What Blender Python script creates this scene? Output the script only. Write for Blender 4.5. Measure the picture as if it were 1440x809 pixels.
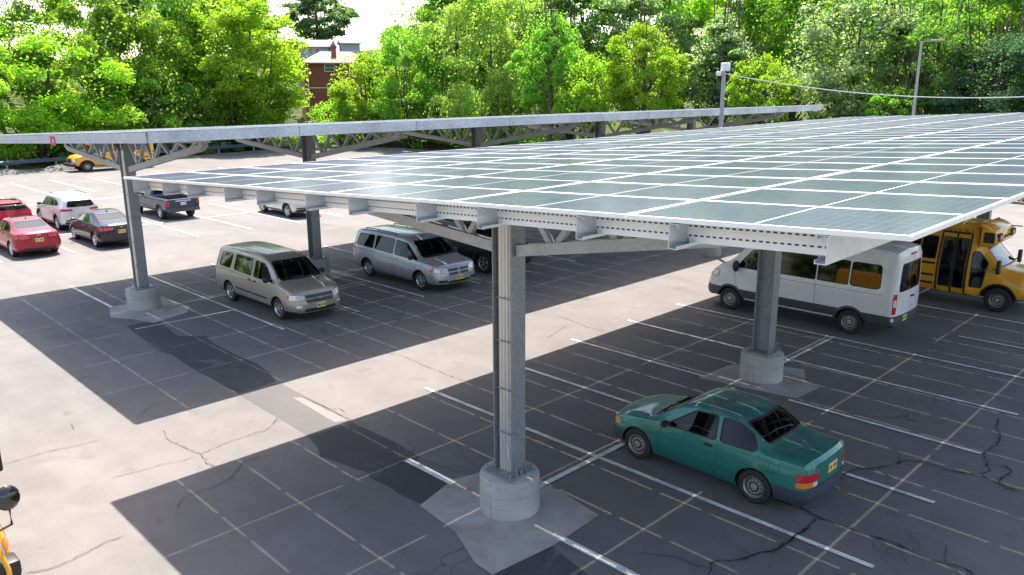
import bpy, bmesh, math, random
import numpy as np
from mathutils import Vector, Matrix
from mathutils.bvhtree import BVHTree
from mathutils.geometry import tessellate_polygon

for o in list(bpy.data.objects):
    bpy.data.objects.remove(o)
SC = bpy.context.scene
COL = SC.collection
R = math.radians

# ------------------------------------------------------------------ camera
CAM = Vector((8.644, -8.367, 6.776))
YAW, PITCH, ROLL, FPX = 2.35354567, -0.24440582, -0.00380555, 1122.542
_d = Vector((math.cos(PITCH) * math.cos(YAW), math.cos(PITCH) * math.sin(YAW), math.sin(PITCH)))
_r = _d.cross(Vector((0, 0, 1))).normalized()
_u = _r.cross(_d)
_c, _s = math.cos(ROLL), math.sin(ROLL)
_r2, _u2 = _c * _r + _s * _u, -_s * _r + _c * _u
cam = bpy.data.cameras.new('camera')
camo = bpy.data.objects.new('camera', cam)
COL.objects.link(camo)
M = Matrix(((_r2.x, _u2.x, -_d.x, CAM.x), (_r2.y, _u2.y, -_d.y, CAM.y), (_r2.z, _u2.z, -_d.z, CAM.z), (0, 0, 0, 1)))
camo.matrix_world = M
cam.sensor_width = 36.0
cam.sensor_fit = 'HORIZONTAL'
cam.lens = 36.0 * FPX / 1440.0
cam.clip_start = 0.1
cam.clip_end = 3000
SC.camera = camo

# ------------------------------------------------------------------ light
SUN_EL, SUN_AZ = R(65.05), R(141.5)          # azimuth measured from +X towards +Y
sky_w = bpy.data.worlds.new('World')
SC.world = sky_w
sky_w.use_nodes = True
nt = sky_w.node_tree
nt.nodes.clear()
st = nt.nodes.new('ShaderNodeTexSky')
st.sky_type = 'NISHITA'
st.sun_disc = False
st.sun_elevation = SUN_EL
st.sun_rotation = R(90) - SUN_AZ
st.air_density = 1.0
st.dust_density = 1.8
st.ozone_density = 0.4
bg = nt.nodes.new('ShaderNodeBackground')
bg.inputs['Strength'].default_value = 0.138
wo = nt.nodes.new('ShaderNodeOutputWorld')
nt.links.new(st.outputs[0], bg.inputs[0])
nt.links.new(bg.outputs[0], wo.inputs[0])
sun = bpy.data.lights.new('sun', 'SUN')
sun.energy = 4.1
sun.angle = R(0.53)
sun.color = (1.0, 0.98, 0.955)
suno = bpy.data.objects.new('sun', sun)
COL.objects.link(suno)
sd = Vector((math.cos(SUN_EL) * math.cos(SUN_AZ), math.cos(SUN_EL) * math.sin(SUN_AZ), math.sin(SUN_EL)))
suno.rotation_euler = sd.to_track_quat('Z', 'Y').to_euler()
suno.location = (0, 0, 60)
vs = SC.view_settings
SC.display_settings.display_device = 'sRGB'
vs.view_transform = 'Standard'
vs.look = 'None'
vs.gamma = 1.0
vs.use_curve_mapping = False
vs.exposure = 1.62
vs.use_white_balance = True
vs.white_balance_temperature = 7250
vs.white_balance_tint = 12

# ------------------------------------------------------------------ small helpers
def ray(px, py):
    v = Vector(((px - 720) / FPX, -(py - 404.5) / FPX, 1.0))
    return (_r2 * v.x + _u2 * v.y + _d).normalized()

def at_dist(px, dist):
    """ground point below the direction of photo column px, dist metres from the camera"""
    d = ray(px, 190)
    h = Vector((d.x, d.y, 0)).normalized()
    return Vector((CAM.x + h.x * dist, CAM.y + h.y * dist, 0))

def tag(o, label=None, cat=None, group=None, kind=None):
    if label: o['label'] = label
    if cat: o['category'] = cat
    if group: o['group'] = group
    if kind: o['kind'] = kind
    return o

def empty(name, loc=(0, 0, 0), rz=0.0):
    o = bpy.data.objects.new(name, None)
    o.empty_display_size = 0.2
    o.location = loc
    o.rotation_euler = (0, 0, rz)
    COL.objects.link(o)
    return o

class MB:
    """collects faces and links them as one mesh object"""
    def __init__(s):
        s.v, s.f, s.m = [], [], []
    def add(s, vs_, fs_, mi=0):
        b = len(s.v)
        s.v += [tuple(x) for x in vs_]
        for f in fs_:
            s.f.append(tuple(b + i for i in f)); s.m.append(mi)
    def box(s, lo, hi, mi=0, mat=None):
        x0, y0, z0 = lo; x1, y1, z1 = hi
        vs_ = [Vector(p) for p in ((x0,y0,z0),(x1,y0,z0),(x1,y1,z0),(x0,y1,z0),(x0,y0,z1),(x1,y0,z1),(x1,y1,z1),(x0,y1,z1))]
        if mat: vs_ = [mat @ p for p in vs_]
        s.add(vs_, [(0,3,2,1),(4,5,6,7),(0,1,5,4),(1,2,6,5),(2,3,7,6),(3,0,4,7)], mi)
    def bar(s, a, b, w, h, mi=0, up=(0, 0, 1)):
        """box bar from a to b, w across, h along up"""
        a, b = Vector(a), Vector(b)
        d = (b - a); L = d.length; d.normalize()
        upv = Vector(up)
        if abs(d.dot(upv)) > .98: upv = Vector((0, 1, 0))
        sx = d.cross(upv).normalized(); uz = sx.cross(d)
        m = Matrix(((d.x, sx.x, uz.x, a.x), (d.y, sx.y, uz.y, a.y), (d.z, sx.z, uz.z, a.z), (0, 0, 0, 1)))
        s.box((0, -w/2, -h/2), (L, w/2, h/2), mi, m)
    def tube(s, pts, rad, n=8, mi=0, caps=True):
        pts = [Vector(p) for p in pts]
        rr = rad if isinstance(rad, (list, tuple)) else [rad] * len(pts)
        b = len(s.v)
        for i, p in enumerate(pts):
            t = (pts[min(i + 1, len(pts) - 1)] - pts[max(i - 1, 0)]).normalized()
            ref = Vector((0, 0, 1)) if abs(t.z) < .95 else Vector((1, 0, 0))
            a = t.cross(ref).normalized(); c = a.cross(t)
            for k in range(n):
                th = 2 * math.pi * k / n
                s.v.append(tuple(p + (a * math.cos(th) + c * math.sin(th)) * rr[i]))
        for i in range(len(pts) - 1):
            for k in range(n):
                k2 = (k + 1) % n
                s.f.append((b + i*n + k, b + i*n + k2, b + (i+1)*n + k2, b + (i+1)*n + k)); s.m.append(mi)
        if caps:
            s.f.append(tuple(b + k for k in reversed(range(n)))); s.m.append(mi)
            e = b + (len(pts) - 1) * n
            s.f.append(tuple(e + k for k in range(n))); s.m.append(mi)
    def lathe(s, prof, n=24, axis='Z', mi=0, mat=None):
        """prof: list of (radius, along-axis)"""
        b = len(s.v)
        for r_, z in prof:
            for k in range(n):
                th = 2 * math.pi * k / n
                p = Vector((r_ * math.cos(th), r_ * math.sin(th), z))
                if axis == 'Y': p = Vector((p.x, p.z, p.y))
                if mat: p = mat @ p
                s.v.append(tuple(p))
        for i in range(len(prof) - 1):
            for k in range(n):
                k2 = (k + 1) % n
                s.f.append((b + i*n + k, b + i*n + k2, b + (i+1)*n + k2, b + (i+1)*n + k)); s.m.append(mi)
    def prism(s, poly, z0, z1, mi=0, mat=None):
        n = len(poly)
        vs_ = [Vector((x, y, z0)) for x, y in poly] + [Vector((x, y, z1)) for x, y in poly]
        if mat: vs_ = [mat @ p for p in vs_]
        fs_ = [tuple(reversed(range(n))), tuple(range(n, 2*n))]
        fs_ += [(i, (i+1) % n, n + (i+1) % n, n + i) for i in range(n)]
        s.add(vs_, fs_, mi)
    def ellipsoid(s, c, r_, n=12, mi=0):
        vs_, fs_ = [], []
        for i in range(n // 2 + 1):
            ph = math.pi * i / (n // 2)
            for k in range(n):
                th = 2 * math.pi * k / n
                vs_.append((c[0] + r_[0]*math.sin(ph)*math.cos(th), c[1] + r_[1]*math.sin(ph)*math.sin(th), c[2] + r_[2]*math.cos(ph)))
        for i in range(n // 2):
            for k in range(n):
                fs_.append((i*n + k, (i+1)*n + k, (i+1)*n + (k+1) % n, i*n + (k+1) % n))
        s.add(vs_, fs_, mi)
    def mesh(s, name, mats, smooth=False, angle=35, merge=False):
        me = bpy.data.meshes.new(name)
        me.from_pydata(s.v, [], s.f)
        for m_ in (mats if isinstance(mats, (list, tuple)) else [mats]):
            me.materials.append(m_)
        me.polygons.foreach_set('material_index', s.m)
        bm = bmesh.new(); bm.from_mesh(me)
        if merge: bmesh.ops.remove_doubles(bm, verts=bm.verts, dist=1e-4)
        bmesh.ops.recalc_face_normals(bm, faces=bm.faces)
        bm.to_mesh(me); bm.free()
        if smooth:
            me.polygons.foreach_set('use_smooth', [True] * len(me.polygons))
            me.set_sharp_from_angle(angle=R(angle))
        me.update()
        return me
    def build(s, name, mats, parent=None, smooth=False, angle=35, merge=False, loc=None):
        o = bpy.data.objects.new(name, s.mesh(name, mats, smooth, angle, merge))
        if parent: o.parent = parent
        if loc: o.location = loc
        COL.objects.link(o)
        return o

def bevel_obj(o, w, seg=2):
    bm = bmesh.new(); bm.from_mesh(o.data)
    bmesh.ops.bevel(bm, geom=[e for e in bm.edges if len(e.link_faces) == 2 and e.calc_face_angle(0) > .5], offset=w, segments=seg, affect='EDGES', profile=.5)
    bm.to_mesh(o.data); bm.free()
    o.data.polygons.foreach_set('use_smooth', [True] * len(o.data.polygons))
    o.data.set_sharp_from_angle(angle=R(40))
    return o

# ------------------------------------------------------------------ materials
class NT:
    def __init__(s, name):
        s.mat = bpy.data.materials.new(name); s.mat.use_nodes = True
        s.t = s.mat.node_tree; s.t.nodes.clear()
        s.out = s.n('ShaderNodeOutputMaterial')
    def n(s, typ, **kw):
        nd = s.t.nodes.new(typ)
        for k, v in kw.items():
            if k.startswith('i_'):
                nd.inputs[k[2:].replace('_', ' ')].default_value = v
            else: setattr(nd, k, v)
        return nd
    def l(s, a, b): s.t.links.new(a, b)
    def coord(s, which='Object'):
        return s.n('ShaderNodeTexCoord').outputs[which]
    def noise(s, scale, detail=4, rough=.55, vec=None, dist=0.0):
        nd = s.n('ShaderNodeTexNoise'); nd.inputs['Scale'].default_value = scale
        nd.inputs['Detail'].default_value = detail; nd.inputs['Roughness'].default_value = rough
        nd.inputs['Distortion'].default_value = dist
        if vec is not None: s.l(vec, nd.inputs['Vector'])
        return nd.outputs['Fac']
    def ramp(s, fac, stops, interp='LINEAR'):
        nd = s.n('ShaderNodeValToRGB'); cr = nd.color_ramp; cr.interpolation = interp
        while len(cr.elements) < len(stops): cr.elements.new(.5)
        for e, (p, c) in zip(cr.elements, stops):
            e.position = p; e.color = (c[0], c[1], c[2], 1) if isinstance(c, (tuple, list)) else (c, c, c, 1)
        s.l(fac, nd.inputs[0]); return nd.outputs[0]
    def mix(s, fac, a, b, typ='MIX'):
        nd = s.n('ShaderNodeMix', data_type='RGBA', blend_type=typ)
        for sock, v in ((nd.inputs[0], fac), (nd.inputs[6], a), (nd.inputs[7], b)):
            if hasattr(v, 'links'): s.l(v, sock)
            elif isinstance(v, (tuple, list)): sock.default_value = (v[0], v[1], v[2], 1)
            else: sock.default_value = v
        return nd.outputs[2]
    def math(s, op, a, b=None, c=None):
        nd = s.n('ShaderNodeMath', operation=op)
        for i, v in enumerate((a, b, c)):
            if v is None: continue
            if hasattr(v, 'links'): s.l(v, nd.inputs[i])
            else: nd.inputs[i].default_value = v
        return nd.outputs[0]
    def bump(s, h, strength=.3, dist=.02):
        nd = s.n('ShaderNodeBump'); nd.inputs['Strength'].default_value = strength
        nd.inputs['Distance'].default_value = dist; s.l(h, nd.inputs['Height']); return nd.outputs[0]
    def bsdf(s, col, rough=.5, metal=0.0, coat=0.0, spec=.5, normal=None, **kw):
        b = s.n('ShaderNodeBsdfPrincipled')
        for sock, v in (('Base Color', col), ('Roughness', rough), ('Metallic', metal), ('Coat Weight', coat), ('Specular IOR Level', spec)):
            if hasattr(v, 'links'): s.l(v, b.inputs[sock])
            elif isinstance(v, (tuple, list)): b.inputs[sock].default_value = (v[0], v[1], v[2], 1)
            else: b.inputs[sock].default_value = v
        if normal is not None: s.l(normal, b.inputs['Normal'])
        for k, v in kw.items(): b.inputs[k.replace('_', ' ')].default_value = v
        s.l(b.outputs[0], s.out.inputs[0]); return b

def simple(name, col, rough=.5, metal=0.0, coat=0.0, spec=.5, var=.12, scale=6.0, bump=0.0, bscale=60):
    m = NT(name); co = m.coord()
    f = m.noise(scale, 5, .6, co)
    c = m.mix(f, [x * (1 - var) for x in col], [min(1, x * (1 + var)) for x in col])
    nrm = m.bump(m.noise(bscale, 3, .6, co), bump, .01) if bump else None
    rr = m.math('MULTIPLY_ADD', m.noise(scale * 2.3, 3, .6, co), .16 * rough + .02, rough * .92)
    m.bsdf(c, rr, metal, coat, spec, nrm)
    return m.mat

def asphalt(name, lo, hi, tint=(1.035, .985, .965), fine=.22, scuff=True, broken=None):
    m = NT(name); co = m.coord()
    big = m.noise(.10, 5, .6, co, .6)
    mid = m.noise(.75, 7, .68, co, .5)
    # wear stretched along the stalls (x) as cars leave it
    mp = m.n('ShaderNodeMapping'); mp.inputs['Scale'].default_value = (.22, 1.0, 1); m.l(co, mp.inputs[0])
    lane = m.noise(.8, 5, .6, mp.outputs[0], .3)
    sp = m.noise(46, 3, .75, co); grit = m.noise(160, 2, .6, co)
    a = m.math('MULTIPLY_ADD', big, .34, m.math('MULTIPLY_ADD', mid, .34, m.math('MULTIPLY', lane, .32)))
    a = m.ramp(a, [(.34, [lo * t for t in tint]), (.52, [(lo * .45 + hi * .55) * t for t in tint]), (.68, [hi * t for t in tint])])
    if broken:
        k = m.math('ADD', m.math('MULTIPLY', m.noise(.9, 6, .65, co, .6), .7), m.math('MULTIPLY', m.noise(7, 4, .7, co), .3))
        a = m.mix(m.ramp(k, [(broken, 0), (broken + .07, .75)]), a, (.15, .148, .147))
    a = m.mix(.85, a, m.ramp(sp, [(.25, 1 - fine * 1.6), (.75, 1 + fine)]), 'MULTIPLY')
    a = m.mix(.6, a, m.ramp(grit, [(.3, .72), (.7, 1.22)]), 'MULTIPLY')
    if scuff:
        # hairline cracks, soft oily stains, pale drips
        vo = m.n('ShaderNodeTexVoronoi', feature='DISTANCE_TO_EDGE'); vo.inputs['Scale'].default_value = .17
        wob = m.n('ShaderNodeVectorMath', operation='ADD')
        nz = m.n('ShaderNodeTexNoise'); nz.inputs['Scale'].default_value = .8; nz.inputs['Detail'].default_value = 6
        m.l(co, nz.inputs['Vector']); sc = m.n('ShaderNodeVectorMath', operation='SCALE'); sc.inputs['Scale'].default_value = 2.0
        m.l(nz.outputs['Color'], sc.inputs[0]); m.l(co, wob.inputs[0]); m.l(sc.outputs[0], wob.inputs[1]); m.l(wob.outputs[0], vo.inputs['Vector'])
        cr = m.ramp(vo.outputs['Distance'], [(0.0, 1), (.0016, 1), (.0034, 0)])
        gate = m.ramp(m.noise(.22, 3, .5, co), [(.52, 0), (.64, .6)])
        a = m.mix(m.math('MULTIPLY', cr, gate), a, [lo * .42] * 3)
        oil = m.ramp(m.noise(1.5, 4, .55, co, .3), [(.62, 0), (.78, .42)])
        a = m.mix(oil, a, [lo * .45] * 3)
        sm = m.ramp(m.noise(5.5, 3, .5, co, .2), [(.70, 0), (.76, .45)])
        a = m.mix(m.math('MULTIPLY', sm, m.ramp(m.noise(.35, 2, .5, co), [(.45, 0), (.6, 1)])), a, [lo * .35] * 3)
        dust = m.ramp(m.noise(.55, 5, .65, co, .8), [(.56, 0), (.75, .35)])
        a = m.mix(dust, a, (hi * 1.12, hi * 1.05, hi * .98))
    n_ = m.bump(m.math('ADD', sp, m.math('MULTIPLY', grit, .5)), .4, .006)
    m.bsdf(a, .92, spec=.25, normal=n_)
    return m.mat

def paint_line(name, col, wear_lo, wear_hi, base):
    m = NT(name); co = m.coord()
    w = m.math('ADD', m.math('MULTIPLY', m.noise(2.0, 5, .6, co), .55), m.math('MULTIPLY', m.noise(26, 4, .7, co), .45))
    f = m.ramp(w, [(wear_lo, 0), (wear_hi, 1)])
    m.bsdf(m.mix(f, base, col), .8, spec=.3)
    return m.mat

def carpaint(name, col, metal=.25, rough=.38, fade=None):
    m = NT(name); co = m.coord()
    f = m.noise(1.6, 6, .65, co)
    c = m.mix(f, [x * .9 for x in col], [min(1, x * 1.1) for x in col])
    if fade:
        sep = m.n('ShaderNodeSeparateXYZ'); m.l(co, sep.inputs[0])
        top = m.ramp(m.math('SUBTRACT', sep.outputs[2], .90), [(.0, 0), (.08, .35), (.36, .35), (.42, 1)])
        c = m.mix(m.math('MULTIPLY', top, m.ramp(m.noise(2.6, 6, .7, co, .5), [(.48, 0), (.58, .75)])), c, fade)
    dirt = m.ramp(m.noise(3.4, 5, .7, co), [(.45, 0), (.8, .05 if max(col) < .3 or min(col) < .03 else .22)])
    c = m.mix(dirt, c, (.16, .145, .125))
    m.bsdf(c, m.math('MULTIPLY_ADD', m.noise(5, 4, .6, co), .12, rough), metal, .6, .4, Coat_Roughness=.06)
    return m.mat

def glass(name, tint=(.22, .27, .26), rough=.03):
    m = NT(name)
    lw = m.n('ShaderNodeLayerWeight'); lw.inputs['Blend'].default_value = .5
    g = m.n('ShaderNodeBsdfGlossy'); g.inputs['Roughness'].default_value = rough; g.inputs['Color'].default_value = (.95, .97, 1, 1)
    t = m.n('ShaderNodeBsdfTransparent'); t.inputs['Color'].default_value = (*tint, 1)
    mx = m.n('ShaderNodeMixShader')
    f = m.math('MULTIPLY_ADD', m.math('POWER', lw.outputs['Facing'], 3.6), .80, .03)
    m.l(f, mx.inputs[0]); m.l(t.outputs[0], mx.inputs[1]); m.l(g.outputs[0], mx.inputs[2])
    m.l(mx.outputs[0], m.out.inputs[0])
    return m.mat

MAT = {}
MAT['asphalt'] = asphalt('worn_asphalt', .125, .205)
MAT['asphalt_grey'] = asphalt('trench_asphalt_in_sun', .095, .135, (1, .99, 1.0), .14, False)
MAT['asphalt_dark'] = asphalt('sealed_asphalt_in_shade', .055, .095, (1, 1, 1.04), .22, False, .56)
MAT['asphalt_pale'] = asphalt('pale_concrete_strip', .165, .225, (1.03, .97, .92), .14, False, .60)
MAT['line'] = paint_line('white_line_paint', (.74, .73, .70), .32, .54, (.185, .172, .17))
MAT['crack'] = simple('crack_tar', (.022, .021, .022), .8, var=.3)
MAT['apron'] = None
def apron_mat():
    m = NT('stained_concrete'); co = m.coord()
    a = m.ramp(m.noise(1.4, 6, .65, co, .3), [(.3, (.32, .29, .275)), (.7, (.44, .42, .41))])
    a = m.mix(m.ramp(m.noise(.9, 4, .6, co, .8), [(.52, 0), (.66, .6)]), a, (.25, .195, .165))
    m.bsdf(a, .9, spec=.2, normal=m.bump(m.noise(40, 3, .6, co), .25, .008))
    return m.mat
MAT['apron'] = apron_mat()
def pedestal_mat():
    m = NT('formed_concrete'); co = m.coord()
    sep = m.n('ShaderNodeSeparateXYZ'); m.l(co, sep.inputs[0])
    wv = m.math('SINE', m.math('MULTIPLY_ADD', sep.outputs[2], 34.0, m.math('MULTIPLY', m.noise(1.2, 3, .5, co), 2.2)))
    a = m.ramp(m.noise(3.0, 6, .65, co, .3), [(.28, (.34, .33, .31)), (.72, (.50, .49, .465))])
    a = m.mix(m.ramp(wv, [(.90, 0), (1.0, .22)]), a, (.17, .165, .16))
    mp = m.n('ShaderNodeMapping'); mp.inputs['Scale'].default_value = (5, 5, .6); m.l(co, mp.inputs[0])
    st_ = m.ramp(m.noise(1.5, 4, .6, mp.outputs[0]), [(.60, 0), (.74, .45)])
    a = m.mix(st_, a, (.20, .15, .10))
    m.bsdf(a, .88, spec=.25, normal=m.bump(m.math('ADD', m.math('MULTIPLY', wv, .25), m.noise(14, 4, .6, co)), .35, .012))
    return m.mat
MAT['pedestal'] = pedestal_mat()
def galv(name, lo, hi, metal=.75, rough=.42, sc=5):
    m = NT(name); co = m.coord()
    vo = m.n('ShaderNodeTexVoronoi'); vo.inputs['Scale'].default_value = 26; m.l(co, vo.inputs['Vector'])
    a = m.math('ADD', m.math('MULTIPLY', m.noise(sc, 5, .65, co), .75), m.math('MULTIPLY', vo.outputs['Distance'], .35))
    c = m.ramp(a, [(.25, [lo * x for x in (.92, 1, 1.10)]), (.75, [hi * x for x in (.94, 1, 1.08)])])
    m.bsdf(c, m.math('MULTIPLY_ADD', m.noise(9, 4, .6, co), .22, rough), metal, spec=.5)
    return m.mat
MAT['steel'] = galv('galvanised_steel', .21, .35, .45, .44)
MAT['truss'] = galv('weathered_truss_steel', .38, .54, .25, .55, 3)
MAT['conduit'] = simple('conduit_metal', (.62, .60, .57), .38, .55, var=.1)
def purlin_mat():
    m = NT('perforated_channel_steel'); co = m.coord()
    sep = m.n('ShaderNodeSeparateXYZ'); m.l(co, sep.inputs[0])
    fy = m.math('FRACT', m.math('DIVIDE', sep.outputs[0], .058))
    on = m.math('LESS_THAN', fy, .58)
    za = m.math('LESS_THAN', m.math('ABSOLUTE', m.math('SUBTRACT', sep.outputs[2], -.055)), .0075)
    zb = m.math('LESS_THAN', m.math('ABSOLUTE', m.math('SUBTRACT', sep.outputs[2], -.135)), .0075)
    far = 1.0
    msk = m.math('MULTIPLY', m.math('MULTIPLY', on, far), m.math('ADD', za, zb))
    c0 = m.ramp(m.noise(4, 5, .6, co), [(.3, (.74, .75, .76)), (.7, (.84, .85, .86))])
    c = m.mix(msk, c0, (.05, .05, .055))
    m.bsdf(c, .42, .1, spec=.5)
    return m.mat
MAT['perforated'] = purlin_mat()
MAT['purlin'] = galv('purlin_steel', .52, .68, .6, .30, 2.5)
MAT['alu'] = simple('anodised_aluminium', (.78, .79, .80), .38, .3, var=.14)
def cell_mat():
    m = NT('solar_cell_glass'); co = m.coord('UV')
    sep = m.n('ShaderNodeSeparateXYZ'); m.l(co, sep.inputs[0])
    # 2 x 12 by 6 half-cut cells, thin pale gaps, busbars
    ux = m.math('MULTIPLY', m.math('ADD', sep.outputs[0], 1.138), 24 / 2.277)
    uy = m.math('MULTIPLY', m.math('ADD', sep.outputs[1], .565), 6 / 1.13)
    ex = m.math('ABSOLUTE', m.math('SUBTRACT', m.math('FRACT', ux), .5))
    ey = m.math('ABSOLUTE', m.math('SUBTRACT', m.math('FRACT', uy), .5))
    gap = m.math('MAXIMUM', m.math('GREATER_THAN', ex, .482), m.math('GREATER_THAN', ey, .491))
    bb = m.math('GREATER_THAN', m.math('ABSOLUTE', m.math('SUBTRACT', m.math('FRACT', m.math('MULTIPLY', uy, 5)), .5)), .475)
    mid = m.math('LESS_THAN', m.math('ABSOLUTE', sep.outputs[0]), .011)
    oi = m.n('ShaderNodeObjectInfo')
    tone = m.mix(oi.outputs['Random'], (.010, .018, .052), (.020, .030, .066))
    c = m.mix(m.math('MULTIPLY', gap, .6), tone, (.24, .26, .30))
    c = m.mix(m.math('MULTIPLY', bb, .25), c, (.25, .26, .28))
    c = m.mix(mid, c, (.62, .64, .66))
    geo = m.n('ShaderNodeNewGeometry')
    dust = m.ramp(m.noise(1.1, 6, .7, geo.outputs['Position'], .5), [(.3, .03), (.75, .11)])
    streak = m.n('ShaderNodeMapping'); streak.inputs['Scale'].default_value = (1.5, 9, 1); m.l(geo.outputs['Position'], streak.inputs[0])
    d2 = m.ramp(m.noise(2.2, 5, .65, streak.outputs[0]), [(.58, 0), (.75, .12)])
    c = m.mix(m.math('ADD', dust, d2), c, (.155, .16, .165))
    m.bsdf(c, m.math('MULTIPLY_ADD', m.noise(2.5, 5, .7, geo.outputs['Position']), .14, .135), 0, 0, .25)
    return m.mat
MAT['cell'] = cell_mat()
MAT['black'] = simple('black_plastic', (.018, .018, .02), .5, var=.2)
MAT['rubber'] = simple('tyre_rubber', (.022, .021, .021), .75, var=.25, scale=20)
MAT['darkgrey'] = simple('dark_grey_plastic', (.060, .066, .075), .55, var=.15)
MAT['bumper_blue'] = simple('blue_grey_bumper', (.045, .060, .085), .5, var=.15)
MAT['chrome'] = simple('bright_alloy', (.62, .62, .63), .25, .8, var=.06)
MAT['rim_steel'] = simple('grey_steel_rim', (.42, .41, .40), .38, .6, var=.15)
MAT['rim_dark'] = simple('dark_steel_rim', (.16, .16, .165), .45, .5, var=.15)
MAT['rim_rust'] = simple('rust_stained_rim', (.40, .35, .30), .45, .45, var=.35, scale=14)
MAT['glass'] = glass('car_glass', (.30, .36, .34))
MAT['glass_dark'] = glass('privacy_glass', (.05, .055, .055))
MAT['seat'] = simple('grey_seat_cloth', (.11, .105, .10), .9)
MAT['seat_pale'] = simple('pale_seat_cover', (.46, .44, .42), .9)
MAT['cabin'] = simple('cabin_lining', (.05, .05, .052), .9)
MAT['red_lens'] = simple('red_lens', (.55, .012, .02), .15, 0, .6, var=.1)
MAT['amber_lens'] = simple('amber_lens', (.75, .22, .02), .15, 0, .6, var=.1)
MAT['clear_lens'] = simple('clear_lens', (.74, .73, .68), .10, .1, .9, var=.22, scale=22)
MAT['plate'] = None
def plate_mat():
    m = NT('yellow_plate'); co = m.coord('Generated')
    sep = m.n('ShaderNodeSeparateXYZ'); m.l(co, sep.inputs[0])
    m.bsdf(m.ramp(sep.outputs[2], [(0, (.78, .58, .10)), (1, (.72, .62, .30))]), .45)
    return m.mat
MAT['plate'] = plate_mat()
MAT['gold'] = simple('gold_emblem', (.72, .50, .12), .3, .6)
MAT['busyellow'] = carpaint('school_bus_yellow', (.80, .36, .012), 0, .4)
MAT['white_paint'] = carpaint('white_van_paint', (.74, .74, .76), 0, .38)
MAT['tan_paint'] = carpaint('tan_metallic_paint', (.42, .37, .32), .55, .36)
MAT['silver_paint'] = carpaint('silver_blue_paint', (.44, .46, .51), .6, .34)
MAT['green_paint'] = carpaint('teal_green_paint', (.014, .185, .160), .35, .32, (.15, .30, .28))
MAT['red_paint'] = carpaint('red_paint', (.33, .006, .030), .25, .30)
MAT['red_bright'] = carpaint('bright_red_paint', (.48, .008, .040), .2, .30)
MAT['navy_paint'] = carpaint('navy_black_paint', (.006, .008, .024), .1, .24)
MAT['blue_paint'] = carpaint('dark_blue_truck_paint', (.012, .026, .070), .2, .30)
MAT['black_paint'] = carpaint('black_paint', (.010, .010, .012), .2, .26)
MAT['pearl_paint'] = carpaint('pearl_silver_paint', (.66, .66, .70), .4, .32)
MAT['bright_white'] = simple('white_trim', (.72, .72, .73), .4)
MAT['rope'] = simple('white_sleeve', (.70, .68, .64), .7)
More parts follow.
